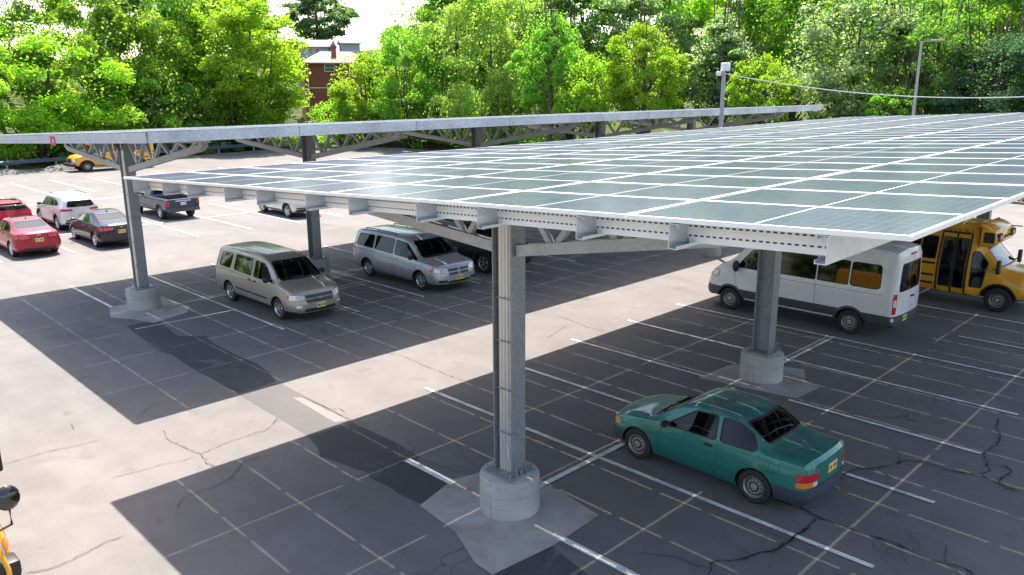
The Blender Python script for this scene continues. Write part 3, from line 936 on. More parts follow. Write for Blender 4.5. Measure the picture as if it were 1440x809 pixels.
def cracks():
    rng = random.Random(4); mb = MB()
    def path(pts, w0, z=.0195):
        P = [Vector(p) for p in pts]; Q = []
        for a, b in zip(P[:-1], P[1:]):
            n = max(2, int((b - a).length / .07))
            for i in range(n):
                t = i / n; q = a.lerp(b, t)
                Q.append(q + Vector((rng.gauss(0, .012), rng.gauss(0, .012))))
        Q.append(P[-1])
        vs_ = []
        for i, q in enumerate(Q):
            t = (Q[min(i+1, len(Q)-1)] - Q[max(0, i-1)]).normalized(); nn = Vector((-t.y, t.x))
            w = w0 * rng.uniform(.25, 1.35) * (1 if 0 < i < len(Q) - 1 else .2)
            vs_ += [(*(q + nn * w / 2), z), (*(q - nn * w / 2), z)]
        mb.add(vs_, [(2*i, 2*i+1, 2*i+3, 2*i+2) for i in range(len(Q) - 1)])
    for i, c in enumerate(CRACKS):
        w = .036 if i in (0, 2, 4) else (.027 if i < 6 else .013)
        path(c, w)
        for _ in range(max(0, int(len(c) * (.55 if i < 6 else .25)))):
            s_ = Vector(c[rng.randrange(len(c))]); a = rng.uniform(0, 6.28); L = rng.uniform(.15, .55)
            path([s_, s_ + Vector((math.cos(a), math.sin(a))) * L], w * .45)
    for _ in range(22):
        x, y = rng.uniform(-45, -20), rng.uniform(-12, 34); a = rng.uniform(0, 6.28); pts = [(x, y)]
        for _ in range(rng.randint(3, 8)):
            a += rng.gauss(0, .5); x += math.cos(a) * .9; y += math.sin(a) * .9; pts.append((x, y))
        path(pts, .016)
    o = mb.build('asphalt_cracks', MAT['crack']); tag(o, kind='structure')
cracks()
MAT['redmark'] = paint_line('faded_red_marking', (.30, .10, .11), .48, .70, (.15, .147, .143))
line_mesh('red_utility_mark', [((3.2,8.3), (3.5,8.95), .10), ((3.5,8.95), (3.58,8.5), .10), ((3.65,8.55), (3.4,9.0), .08)], MAT['redmark'], .0205)

def kerb():
    mb = MB(); pts = [(-69.2, -30), (-69.3, 9), (-73.1, 25), (-75.6, 38), (-73.1, 45.2), (-66, 48.8), (-40, 50.2), (-20, 48.2), (-4, 46.5), (6, 44.2), (30, 43.2)]
    for a, b in zip(pts[:-1], pts[1:]):
        mb.bar((a[0], a[1], .06), (b[0], b[1], .06), .22, .15)
    o = mb.build('kerb', MAT['asphalt_pale']); tag(o, kind='structure')
kerb()
# low humps of spilled asphalt by the guardrail
def hump(x, y, lx, ly, h):
    mb = MB(); n = 16; vs_ = []; 
    for i in range(6):
        r_ = i / 5
        for k in range(n):
            a = 2*math.pi*k/n; vs_.append((math.cos(a)*lx*r_, math.sin(a)*ly*r_, h*(1 - r_**2)*(.85+.15*math.sin(3*a))))
    mb.add(vs_, [(i*n+k, (i+1)*n+k, (i+1)*n+(k+1)%n, i*n+(k+1)%n) for i in range(5) for k in range(n)])
    o = mb.build('asphalt_berm', MAT['asphalt'], None, True); o.location = (x, y, 0); tag(o, kind='structure')
hump(-68.6, 9.2, .9, 2.6, .42); hump(-69.4, 14.2, .9, 2.2, .5); hump(-68.4, 4.5, .9, 2.0, .35)

# ------------------------------------------------------------------ canopies
def panel_mesh():
    mb = MB(); L, Wd, fw, t = 2.259, 1.130, .028, .036
    x, y = L/2, Wd/2
    mb.box((-x, -y, -t), (x, -y + fw, .0)); mb.box((-x, y - fw, -t), (x, y, .0))
    mb.box((-x, -y + fw, -t), (-x + fw, y - fw, .0)); mb.box((x - fw, -y + fw, -t), (x, y - fw, .0))
    mb.box((-x + fw, -y + fw, -.012), (x - fw, y - fw, -.004), 1)
    return mb.mesh('solar_panel', [MAT['alu'], MAT['cell']])
PANEL = panel_mesh()
PRNG = random.Random(21)
def add_uv(me, pv):
    uv = me.uv_layers.new(name='UVMap'); n = len(pv)
    idx = np.zeros(len(me.loops), int); me.loops.foreach_get('vertex_index', idx)
    a = np.array([p[:2] for p in pv])[idx % n]
    uv.data.foreach_set('uv', a.astype(np.float32).ravel())
add_uv(PANEL, [tuple(v.co) for v in PANEL.vertices])

def canopy(label, cx, x0, z0, slope, y0, rows, ys, cols_y, yslope, own, purlin_dx, ped_y, name='solar_canopy'):
    root = empty(name, (cx, y0, 0)); tag(root, label, 'solar canopy', 'solar canopies over the parking rows')
    th = math.atan(slope); PL, PW = 2.277, 1.148
    zt = lambda x, y: z0 + slope * (x - x0) + yslope * (y - y0)
    rot = Matrix.Rotation(-th, 4, 'Y')
    if yslope: rot = Matrix.Rotation(math.atan(yslope), 4, 'X') @ rot
    # modules: the ones that show largest as parts, the rest as one part
    rest = MB()
    pv = [tuple(v.co) for v in PANEL.vertices]; pf = [tuple(p.vertices) for p in PANEL.polygons]; pm = [p.material_index for p in PANEL.polygons]
    for j in range(rows):
        for i in range(6):
            x = x0 + (i + .5) * PL * math.cos(th); y = y0 + (j + .5) * PW
            m = Matrix.Translation((x - cx, y - y0, zt(x, y))) @ rot
            if own(i, j):
                o = bpy.data.objects.new('solar_panel', PANEL); o.parent = root; o.matrix_local = m @ Matrix.Rotation(PRNG.gauss(0, .0022), 4, 'X') @ Matrix.Rotation(PRNG.gauss(0, .0016), 4, 'Y'); COL.objects.link(o)
            else:
                b = len(rest.v); rest.v += [tuple(m @ Vector(v)) for v in pv]
                rest.f += [tuple(b + k for k in f) for f in pf]; rest.m += pm
    o = rest.build('solar_panels', [MAT['alu'], MAT['cell']], root)
    tag(o, kind='stuff')
    add_uv(o.data, pv)
    y1 = y0 + rows * PW
    # purlins: C sections running the length
    Lp = y1 - y0 - .06
    for dx in purlin_dx:
        x = x0 + dx
        mb = MB(); D, F, t = .21, .085, .006
        mb.box((0, 0, -D), (t, Lp, 0)); mb.box((t, 0, -t), (F, Lp, 0)); mb.box((t, 0, -D), (F, Lp, -D + t)); mb.box((F - t, 0, -D + t), (F, Lp, -D + .03)); mb.box((F - t, 0, -.03), (F, Lp, -t))
        if dx == purlin_dx[-1]: mb.v = [(-v[0], v[1], v[2]) for v in mb.v]
        p = mb.build('purlin', MAT['purlin'], root)
        p.matrix_local = Matrix.Translation((x - cx, .02, zt(x, y0) - .045)) @ Matrix.Rotation(math.atan(yslope), 4, 'X')
        k = purlin_dx.index(dx)
        if k + 1 < len(purlin_dx):          # perforated channel from this purlin to the next, set back from the edge
            Lx = (purlin_dx[k + 1] - dx) / math.cos(th)
            mb = MB(); mb.box((.008, 0, -.195), (Lx - .008, .004, -.012)); mb.box((.008, .004, -.195), (Lx - .008, .05, -.191)); mb.box((.008, .004, -.016), (Lx - .008, .05, -.012))
            q = mb.build('end_strut', MAT['perforated'], root)
            q.matrix_local = Matrix.Translation((x - cx, .30, zt(x, y0 + .30) - .045)) @ Matrix.Rotation(-th, 4, 'Y')
    # columns with footing, conduits and truss
    for ci, cy in enumerate(cols_y):
        y = cy - y0; ztop = zt(cx, cy) - .27
        PH = .65
        mb = MB()
        mb.box((-.215, -.15, PH + .04), (-.192, .15, ztop)); mb.box((.192, -.15, PH + .04), (.215, .15, ztop)); mb.box((-.192, -.010, PH + .04), (.192, .010, ztop))
        col = mb.build('column', MAT['steel'], root); col.location = (0, y, 0)
        mb = MB()
        mb.lathe([(0, -.05), (.505, -.05), (.50, .30), (.497, PH - .05), (.485, PH - .015), (.46, PH), (0, PH)], 48)
        mb.build('pedestal', MAT['pedestal'], col, True, 40)
        mb = MB(); mb.box((-.31, -.31, PH + .004), (.31, .31, PH + .04)); 
        for sx in (-1, 1):
            for sy in (-1, 0, 1): mb.lathe([(.022, PH + .04), (.022, PH + .12), (0, PH + .12)], 8, 'Z', 0, Matrix.Translation((sx*.27, sy*.26, 0)))
        for sx in (-1, 1):
            for sy in (-.11, .11):
                mb.add([(sx*.24, sy-.006, PH+.04), (sx*.30, sy-.006, PH+.04), (sx*.24, sy-.006, PH+.22), (sx*.24, sy+.006, PH+.04), (sx*.30, sy+.006, PH+.04), (sx*.24, sy+.006, PH+.22)], [(0,1,2), (3,5,4), (0,3,4,1), (1,4,5,2)])
        mb.build('base_plate', MAT['steel'], col)
        if ci == 0:
            for k, (dx, r_) in enumerate(((-.10, .042), (-.03, .033), (.045, .036), (.10, .018), (.135, .014))):
                top = ztop - (.25 if k == 2 else .05)
                mb = MB(); mb.tube([(dx, -.07, PH + .04), (dx, -.07, top)], r_, 10)
                mb.build('conduit', MAT['conduit'], col, True)
            for zz in (1.35, 2.1, 2.9, 3.6):
                mb = MB(); mb.box((-.15, -.116, zz), (.155, -.106, zz + .022)); mb.build('pipe_clamp', MAT['steel'], col)
            mb = MB(); mb.tube([(.06,-.10,1.15),(.12,-.14,1.05),(.10,-.12,.9)], .012, 6); mb.tube([(.11,-.09,PH+.05),(.11,-.09,1.6)], .010, 6); mb.build('loose_wire', MAT['rope'], col, True)
            mb = MB(); mb.box((.0, -.125, ztop - .52), (.12, -.06, ztop - .22)); mb.build('junction_box', MAT['alu'], col)
            mb = MB(); mb.tube([(.10 + .22*math.cos(a), -.20, ztop - .12 + .20*math.sin(a)) for a in np.linspace(-3.3, .2, 16)], .016, 6); mb.tube([(-.2 + .10*math.cos(a), -.20, ztop - .05 + .16*math.sin(a)) for a in np.linspace(-3.3, .2, 12)], .016, 6)
            mb.build('cable_loop', MAT['black'], col, True)
        # truss
        tr = empty('truss', (0, y, 0)); tr.parent = root
        A_ = 5.75
        zc = lambda dx: zt(cx + dx, cy) - .325
        zbot = ztop - .90
        mb = MB()
        mb.bar((-A_, 0, zc(-A_)), (A_, 0, zc(A_)), .12, .12)
        mb.build('top_chord', MAT['truss'], tr)
        for sg in (-1, 1):
            mb = MB(); pts = [(sg*.24, 0, zbot)]
            zend = zc(sg*A_) - .10
            for t in (.5, .86): pts.append((sg*(.24 + (A_-.75)*t), 0, zbot + (zend - .12 - zbot)*t))
            pts += [(sg*(A_ - .45), 0, zend - .10), (sg*(A_ - .22), 0, zend + .02)]
            for a, b in zip(pts[:-1], pts[1:]): mb.bar(a, b, .16, .17)
            mb.build('bottom_chord', MAT['truss'], tr)
            n = 4
            for k in range(n):
                xa = .30 + (A_ - .95) * k / n; xb = .30 + (A_ - .95) * (k + 1) / n; xm = (xa + xb) / 2 
                lo = lambda x: zbot + (zend - .12 - zbot) * (x - .24) / (A_ - .75) + .05
                for (pa, pb) in (((xa + .05, zc(sg*xa) - .03), (xm, lo(xm))), ((xm + .10, lo(xm)), (xb, zc(sg*xb) - .03))):
                    mb = MB(); mb.bar((sg*pa[0], 0, pa[1]), (sg*pb[0], 0, pb[1]), .09, .09)
                    mb.build('web_member', MAT['truss'], tr)
    return root
PDX = [k * 2.275 + d for k in range(6) for d in (.42, 1.72)]
near_can = canopy('near solar canopy on steel posts, its panel tops spread out below the camera', .10, -6.73, 5.23, .0455, -3.0, 28, 0, [.15, 8.71, 17.27, 25.83], .007,
                  lambda i, j: j < 16, PDX, 0)
far_can = canopy('far solar canopy seen edge-on with a red square mark on its rim', -17.2, -23.60, 5.30, .0440, -1.23, 30, 0, [.85, 7.2, 15.5, 24.0, 32.4], 0.0,
                 lambda i, j: (i == 5) or (j < 6), PDX, 0)
# rim channels closing the far canopy's short end and near long edge
def rims():
    mb = MB()
    z_ = lambda x: 5.30 + .0440 * (x + 23.60)
    a, b = -23.56, -9.99
    mb.bar((a + 17.2, -.02, z_(a) - .17), (b + 17.2, -.02, z_(b) - .17), .03, .24)
    mb.build('end_channel', MAT['truss'], far_can)
    mb = MB(); L = 30 * 1.148
    for k in range(9):
        mb.box((7.235, k * L / 9 + .01, z_(-9.97) - .29), (7.255, (k + 1) * L / 9 - .01, z_(-9.97) - .045))
    mb.build('edge_channel', MAT['purlin_plain'], far_can)
    mb = MB(); mb.box((7.24, L - .05, z_(-9.97) - .045), (7.255, L + .75, z_(-9.97) - .012)); mb.build('end_trim', MAT['alu'], far_can)
    mb = MB()
    zz = z_(-21.3) - .19
    for (u0, u1, w0, w1) in ((-.22,-.09,-.13,.13), (.09,.22,-.13,.13), (-.09,.09,.06,.13), (-.09,.09,-.13,-.06)):
        mb.box((-21.25+17.2+u0+4.55, -.046, zz+w0+.17), (-21.25+17.2+u1+4.55, -.036, zz+w1+.17))
    mb.build('red_mark', MAT['redpaint'], far_can)
MAT['purlin_plain'] = galv('edge_channel_steel', .30, .72, .45, .40, .9)
MAT['redpaint'] = simple('red_spray_paint', (.55, .03, .09), .6)
rims()

# ------------------------------------------------------------------ guardrails, lamps, cable
def guardrail():
    g = empty('guardrail', (-70.6, 8, 0)); tag(g, 'blue-grey steel guardrail along the back edge of the lot under the trees', 'guardrail')
    pts = [(-70.2, -24), (-70.3, 8), (-74.0, 24.5), (-76.6, 38)]
    mb = MB()
    for a, b in zip(pts[:-1], pts[1:]):
        a3, b3 = Vector((a[0], a[1], .72)), Vector((b[0], b[1], .72))
        d = (b3 - a3).normalized(); nn = Vector((d.y, -d.x, 0))
        prof = [(0, -.16), (.06, -.12), (.06, -.06), (.0, -.02), (.0, .02), (.06, .06), (.06, .12), (0, .16)]
        q = [a3 + nn*u + Vector((0,0,v)) for u, v in prof] + [b3 + nn*u + Vector((0,0,v)) for u, v in prof]
        q += [p - nn*.012 for p in q]
        n = 8
        mb.add(q, [(i, i+1, n+i+1, n+i) for i in range(7)] + [(16+i, 16+n+i, 16+n+i+1, 16+i+1) for i in range(7)])
    r_ = mb.build('rail', MAT['rail_blue'], g); r_.location = (70.6, -8, 0)
    for a, b in zip(pts[:-1], pts[1:]):
        L = (Vector(b) - Vector(a)).length; n = int(L / 3.8)
        for k in range(n):
            p = Vector(a).lerp(Vector(b), (k + .5) / n)
            mb = MB(); mb.box((-.16, -.07, -.05), (-.04, .07, .82)); o = mb.build('post', MAT['steel'], g); o.location = (p.x + 70.6, p.y - 8, 0)
MAT['rail_blue'] = simple('blue_grey_rail_paint', (.10, .15, .24), .45, .3)
guardrail()

def lamp_post(name, label, x, y, h, heads):
    g = empty(name, (x, y, 0)); tag(g, label, 'lamp post', 'parking lot lamp posts')
    mb = MB(); mb.tube([(0, 0, 0), (0, 0, h)], [.11, .075], 12); mb.build('pole', MAT['pole'], g, True)
    mb = MB(); mb.lathe([(0, 0), (.30, 0), (.30, .5), (0, .5)], 16); mb.build('footing', MAT['pedestal'], g)
    if heads == 'flood':
        mb = MB(); mb.box((-.13,-.17,-.02),(.13,.17,.30)); o = bevel_obj(mb.build('floodlight', MAT['bright_white'], g), .04); o.location = (.02, .06, h)
        mb = MB(); mb.box((-.10,-.18,-.20),(.06,.02,-.03)); o = bevel_obj(mb.build('bracket_box', MAT['bright_white'], g), .03); o.location = (-.10, -.10, h)
    else:
        mb = MB(); mb.bar((0,0,h), (.55,.42,h+.06), .07, .06); mb.build('arm', MAT['pole'], g)
        mb = MB(); mb.box((-.38,-.17,-.05),(.38,.17,.06)); o = bevel_obj(mb.build('lamp_head', MAT['pole'], g), .03); o.location = (.75, .56, h + .06); o.rotation_euler = (0, 0, .65)
    return g
MAT['pole'] = simple('pole_grey_metal', (.36, .33, .35), .5, .3)
P1 = at_dist(1013, 33.5); P2 = at_dist(1281, 57.5)
h1 = CAM.z + (125 - 104) / FPX * 34.5
lamp_post('lamp_post', 'lamp post between the two canopies with a white floodlight and a cable tied to it', P1.x, P1.y, h1, 'flood')
lamp_post('lamp_post', 'tall thin lamp post with one flat head in front of the dark trees, right', P2.x, P2.y, CAM.z + (125 - 73) / FPX * 58.5, 'arm')
def cable():
    end = at_dist(1790, 40)
    a, b = Vector((P1.x, P1.y, h1 - .1)), Vector((end.x, end.y, h1 + .1))
    pts = []
    for k in range(41):
        t = k / 40; p = a.lerp(b, t); p.z -= 4 * 1.05 * t * (1 - t); pts.append(p)
    mb = MB(); mb.tube([p - a for p in pts], .021, 6)
    o = mb.build('overhead_cable', MAT['rope'], None, True); o.location = a
    tag(o, 'pale sagging overhead cable strung from the floodlight post across the near canopy', 'cable')
    g = empty('utility_pole', (end.x, end.y, 0)); tag(g, 'wooden pole outside the frame that carries the far end of the cable', 'pole')
    mb = MB(); mb.tube([(0,0,0),(0,0,h1+.6)], [.15,.11], 10); mb.build('shaft', simple('pole_wood', (.12,.09,.07), .9), g, True)
cable()

# ------------------------------------------------------------------ houses on the rise
def brick_mat():
    m = NT('red_brick'); co = m.coord()
    mp = m.n('ShaderNodeMapping'); mp.inputs['Rotation'].default_value = (R(90), 0, 0); m.l(co, mp.inputs[0])
    br = m.n('ShaderNodeTexBrick'); br.inputs['Scale'].default_value = 4.0
    for k, v in (('Color1', (.27, .062, .044, 1)), ('Color2', (.34, .085, .058, 1)), ('Mortar', (.24, .17, .14, 1))): br.inputs[k].default_value = v
    br.inputs['Mortar Size'].default_value = .012
    m.l(mp.outputs[0], br.inputs['Vector'])
    m.bsdf(m.mix(.5, br.outputs[0], m.ramp(m.noise(1.5, 5, .6, co), [(.3, .7), (.7, 1.2)]), 'MULTIPLY'), .9)
    return m.mat
MAT['brick'] = brick_mat()
MAT['shingle'] = simple('pinkish_shingles', (.36, .24, .20), .9, var=.2, scale=3, bump=.4, bscale=20)
MAT['shingle_grey'] = simple('grey_shingles', (.27, .25, .26), .9, var=.2, scale=3)
MAT['siding'] = simple('blue_grey_siding', (.34, .38, .46), .8, var=.08)
def house(name, label, px, dist, base, w, dp, hw, hr, wall, roof, wins, chimney=None, yaw=0.0, hip=True, downpipe=False):
    p = at_dist(px, dist); d = Vector((p.x - CAM.x, p.y - CAM.y, 0)).normalized()
    g = empty(name, (p.x, p.y, base), math.atan2(d.y, d.x) - math.pi/2 + yaw); tag(g, label, 'house')
    mb = MB(); mb.box((-w/2, 0, -6), (w/2, dp, hw)); mb.build('wall', wall, g)
    e = .45; mb = MB()
    a = [(-w/2 - e, -e, hw), (w/2 + e, -e, hw), (w/2 + e, dp + e, hw), (-w/2 - e, dp + e, hw)]
    ri = w * .28 if hip else -e
    b = [(-w/2 + ri if hip else -w/2 - e, dp/2, hw + hr), (w/2 - ri if hip else w/2 + e, dp/2, hw + hr)]
    mb.add(a + b, [(0, 1, 5, 4), (1, 2, 5), (2, 3, 4, 5), (3, 0, 4), (3, 2, 1, 0)])
    mb.box((-w/2 - e, -e - .03, hw - .16), (w/2 + e, -e, hw + .02)); 
    rf = mb.build('roof', roof, g)
    mb = MB(); mb.box((-w/2 - e, -e - .14, hw - .10), (w/2 + e, -e - .035, hw + .0)); mb.build('gutter', MAT['bright_white'], rf)
    if chimney:
        mb = MB(); x, y = chimney; mb.box((x - .35, y - .35, hw + .3), (x + .35, y + .35, hw + hr + .55)); mb.box((x - .42, y - .42, hw + hr + .55), (x + .42, y + .42, hw + hr + .70)); mb.build('chimney', MAT['brick'], rf)
    for (x, z, ww, wh) in wins:
        mb = MB(); t = .09
        mb.box((x - ww/2 - t, -.06, z - t), (x + ww/2 + t, -.003, z)); mb.box((x - ww/2 - t, -.06, z + wh), (x + ww/2 + t, -.003, z + wh + t))
        mb.box((x - ww/2 - t, -.06, z), (x - ww/2, -.003, z + wh)); mb.box((x + ww/2, -.06, z), (x + ww/2 + t, -.003, z + wh)); mb.box((x - ww/2, -.05, z + wh/2 - .03), (x + ww/2, -.003, z + wh/2 + .03))
        f = mb.build('window', MAT['bright_white'], g)
        mb = MB(); mb.box((x - ww/2, -.025, z), (x + ww/2, -.004, z + wh)); mb.build('pane', MAT['glass_house'], f)
    if downpipe:
        mb = MB(); mb.box((-w/2 + .45, -.12, -5), (-w/2 + .57, -.01, hw)); mb.build('downpipe', MAT['bright_white'], g)
        mb = MB(); mb.box((-w/2 + .6, -.05, hw - 3.75), (w/2, -.002, hw - 3.62)); mb.build('band_course', MAT['bright_white'], g)
    return g
MAT['glass_house'] = simple('house_window_glass', (.07, .09, .10), .08, 0, 0, .9)
D1 = 128.0
zpx = lambda py, dist: CAM.z + (125 - py) / FPX * dist
hw1 = zpx(91, D1)
house('brick_house', 'two-storey red brick house with a pinkish hip roof and square chimney on the rise', 483, D1, 3.0, 10.6, 9.0, hw1 - 3.0, 1.8, MAT['brick'], MAT['shingle'],
      [(-1.55, hw1 - 3.0 - 1.25, 1.35, 1.0), (-1.35, hw1 - 3.0 - 4.2, 1.3, 1.0), (2.6, hw1 - 3.0 - 1.25, 1.35, 1.0)], (-.55, 2.2), 0.12, True, True)
hw2 = zpx(71, 168)
house('grey_house', 'blue-grey sided house half hidden behind the brick house, under a large tree', 440, 168, 5.0, 8.0, 8.0, hw2 - 5.0, 1.5, MAT['siding'], MAT['shingle_grey'], [(0.6, hw2 - 5.0 - 1.3, .8, .9), (1.9, hw2 - 5.0 - 1.3, .8, .9)], None, -.2, False)
house('grey_house', 'small pale grey house front beside the trees, right of the brick chimney', 500, 165, 5.0, 3.4, 7.0, zpx(66, 165) - 5.0, .9, MAT['siding'], MAT['shingle_grey'], [(-.5, 6.0, .9, .9)], None, .1, False)
# ------------------------------------------------------------------ trees
def leaf_mat(name, dark, light, trans, rough=.5, sheen=None):
    m = NT(name)
    geo = m.n('ShaderNodeNewGeometry'); oi = m.n('ShaderNodeObjectInfo')
    rnd = geo.outputs['Random Per Island']
    nz = m.noise(.42, 3, .6, geo.outputs['Position'])
    f = m.math('ADD', m.math('MULTIPLY', rnd, .55), m.math('MULTIPLY', nz, .5))
    c = m.ramp(f, [(.2, dark), (.8, light)])
    hv = m.n('ShaderNodeHueSaturation'); m.l(c, hv.inputs['Color'])
    m.l(m.math('MULTIPLY_ADD', oi.outputs['Random'], .03, .485), hv.inputs['Hue']); m.l(m.math('MULTIPLY_ADD', oi.outputs['Random'], .24, .88), hv.inputs['Value'])
    col = hv.outputs[0]
    if sheen:
        col = m.mix(m.math('MULTIPLY', m.math('GREATER_THAN', rnd, .6), .7), col, sheen)
    d = m.n('ShaderNodeBsdfDiffuse'); m.l(col, d.inputs[0])
    t = m.n('ShaderNodeBsdfTranslucent'); m.l(m.mix(1.0, col, (1.85, 2.0, .85), 'MULTIPLY'), t.inputs[0])
    g = m.n('ShaderNodeBsdfGlossy'); g.inputs['Roughness'].default_value = .5; g.inputs['Color'].default_value = (.8, .85, .9, 1)
    a = m.n('ShaderNodeMixShader'); a.inputs[0].default_value = trans; m.l(d.outputs[0], a.inputs[1]); m.l(t.outputs[0], a.inputs[2])
    b = m.n('ShaderNodeMixShader'); b.inputs[0].default_value = .018 if not sheen else .05; m.l(a.outputs[0], b.inputs[1]); m.l(g.outputs[0], b.inputs[2])
    m.l(b.outputs[0], m.out.inputs[0])
    return m.mat
LEAF = {
    'bright': leaf_mat('yellow_green_leaves', (.15, .29, .026), (.27, .43, .050), .56),
    'mid': leaf_mat('green_leaves', (.10, .225, .036), (.20, .36, .060), .6),
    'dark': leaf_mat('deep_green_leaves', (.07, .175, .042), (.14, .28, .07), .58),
    'silver': leaf_mat('silvery_leaves', (.10, .19, .075), (.19, .31, .14), .56, sheen=(.34, .44, .33)),
    'willow': leaf_mat('pale_willow_leaves', (.17, .25, .055), (.29, .38, .12), .54),
    'blue': leaf_mat('blue_green_leaves', (.035, .100, .058), (.080, .165, .095), .42),
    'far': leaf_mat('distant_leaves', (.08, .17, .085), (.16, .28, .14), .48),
}
MAT['bark'] = simple('tree_bark', (.095, .075, .058), .9, var=.35, scale=4, bump=.5, bscale=18)
MAT['bark_pale'] = simple('bare_grey_bark', (.22, .19, .17), .9, var=.25, scale=4)

def leaf_cloud(rng, pts, nrm, size, elong=1.0, droop=0.0):
    """quads with a fold at given points"""
    n = len(pts)
    nr = nrm + rng.normal(0, 1.2, (n, 3)); nr /= np.linalg.norm(nr, axis=1)[:, None]
    t = rng.normal(0, 1, (n, 3)); t[:, 2] -= droop * 3
    t -= (t * nr).sum(1)[:, None] * nr; t /= np.linalg.norm(t, axis=1)[:, None] + 1e-9
    b = np.cross(nr, t)
    s = size * rng.uniform(.55, 1.35, n)[:, None]
    L, W_ = t * s * elong, b * s * .55
    tip = pts + L * .75 - nr * s * .12
    base = pts - L * .75
    v = np.stack([base, pts - W_ + nr * s * .1, tip, pts + W_ + nr * s * .1], 1).reshape(-1, 3)
    return v

def quads_mesh(name, v, mat):
    me = bpy.data.meshes.new(name); n = len(v) // 4
    me.vertices.add(len(v)); me.vertices.foreach_set('co', v.astype(np.float32).ravel())
    me.loops.add(n * 4); me.loops.foreach_set('vertex_index', np.arange(n * 4, dtype=np.int32))
    me.polygons.add(n); me.polygons.foreach_set('loop_start', np.arange(0, n * 4, 4, dtype=np.int32)); me.polygons.foreach_set('loop_total', np.full(n, 4, np.int32))
    me.materials.append(mat); me.update(calc_edges=True); me.validate()
    return me

def crown_mesh(seed, kind, rx=5.0, rz=6.0, nlobes=75, per=560, size=.138, base=.0, shape='round'):
    """crown around the origin of its bottom centre, from many leaf clumps on limbs"""
    rng = np.random.default_rng(seed)
    V = []; lobes = []
    for i in range(nlobes):
        d = rng.normal(0, 1, 3); d /= np.linalg.norm(d)
        f = rng.uniform(.25, 1.0) ** .45
        h = d[2] * f                                    # -1..1
        if shape == 'cone': k = (1 - .62 * (h * .5 + .5)) * 1.15
        elif shape == 'tall': k = .85 + .25 * math.cos(h * 2)
        else: k = 1.0
        w = 1 + .22 * math.sin(3 * math.atan2(d[1], d[0]) + seed) + .13 * math.sin(5 * math.atan2(d[1], d[0]) + 2 * seed + h * 3)
        c = np.array([d[0] * f * rx * k * w, d[1] * f * rx * k * w, rz + h * rz * (1 if h > 0 else .93)])
        r = rx * rng.uniform(.13, .27) * (1.1 - .3 * f)
        lobes.append((c, r))
        n = int(per * rng.uniform(.55, 1.35) * (r / (rx * .2)) ** 1.6)
        p = rng.normal(0, 1, (n, 3)); p /= np.linalg.norm(p, axis=1)[:, None]
        rad = rng.uniform(0, 1, n) ** .38
        out = p.copy()
        q = p * rad[:, None] * r * np.array([1.15, 1.15, .72])
        q[:, 2] -= (q[:, 0] ** 2 + q[:, 1] ** 2) / (r * 3.2)        # clumps hang at their rim
        nr = out * .6 + np.array([0, 0, .9]) + (c - np.array([0, 0, rz])) / rx * .35
        nr /= np.linalg.norm(nr, axis=1)[:, None]
        V.append(leaf_cloud(rng, c + q, nr, size, 1.15, .25))
    # loose sprays between clumps
    n = int(nlobes * per * .10)
    d = rng.normal(0, 1, (n, 3)); d /= np.linalg.norm(d, axis=1)[:, None]
    f = rng.uniform(.4, 1.08, n) ** .5
    p = d * f[:, None] * np.array([rx, rx, rz]) + np.array([0, 0, rz])
    if shape == 'cone': p[:, :2] *= (1.15 * (1 - .62 * (p[:, 2:3] / (2 * rz))))
    V.append(leaf_cloud(rng, p, d * .5 + np.array([0, 0, .8]), size, 1.2, .3))
    if shape == 'droop':
        for c, r in lobes:
            for _ in range(16):
                a = rng.uniform(0, 6.28); s0 = c + np.array([math.cos(a), math.sin(a), rng.uniform(-.3, .4)]) * r * rng.uniform(.4, 1.1)
                L = rng.uniform(1.0, 3.2); m_ = int(L * 9)
                tt = np.linspace(0, 1, m_)
                q = s0 + np.stack([math.cos(a) * .5 * tt, math.sin(a) * .5 * tt, -L * tt ** 1.2], 1) + rng.normal(0, .07, (m_, 3))
                V.append(leaf_cloud(rng, q, np.tile([math.cos(a), math.sin(a), .3], (m_, 1)), size * .85, 1.7, 1.2))
    v = np.concatenate(V)
    return quads_mesh('crown', v, LEAF[kind]), lobes

def trunk_mesh(seed, lobes, rz, r0=.28, below=2.5, mat=None, sparse=1.0, bare=False):
    rng = random.Random(seed); mb = MB()
    top = rz * 1.25
    pts = [(0, 0, -below)]; n = 6
    x = y = 0
    for k in range(1, n + 1):
        x += rng.gauss(0, .16); y += rng.gauss(0, .16); pts.append((x, y, -below + (top + below) * k / n))
    rad = [r0 * (1.25 if k == 0 else 1) * (1 - .8 * k / n) for k in range(n + 1)]
    mb.tube(pts, rad, 8)
    for c, r in lobes:
        if rng.random() > .55 * sparse: continue
        k = rng.randint(1, n - 1); s = Vector(pts[k]); e = Vector(c)
        if e.z < s.z - 1: k = 1; s = Vector(pts[1])
        mid = s.lerp(e, .5) + Vector((rng.gauss(0, .3), rng.gauss(0, .3), -.25 + .1 * (e - s).length * (-1 if not bare else .3)))
        mb.tube([s, mid, e], [rad[k] * .42, rad[k] * .26, .03], 6)
    return mb.mesh('trunk', mat or MAT['bark'], True, 60)

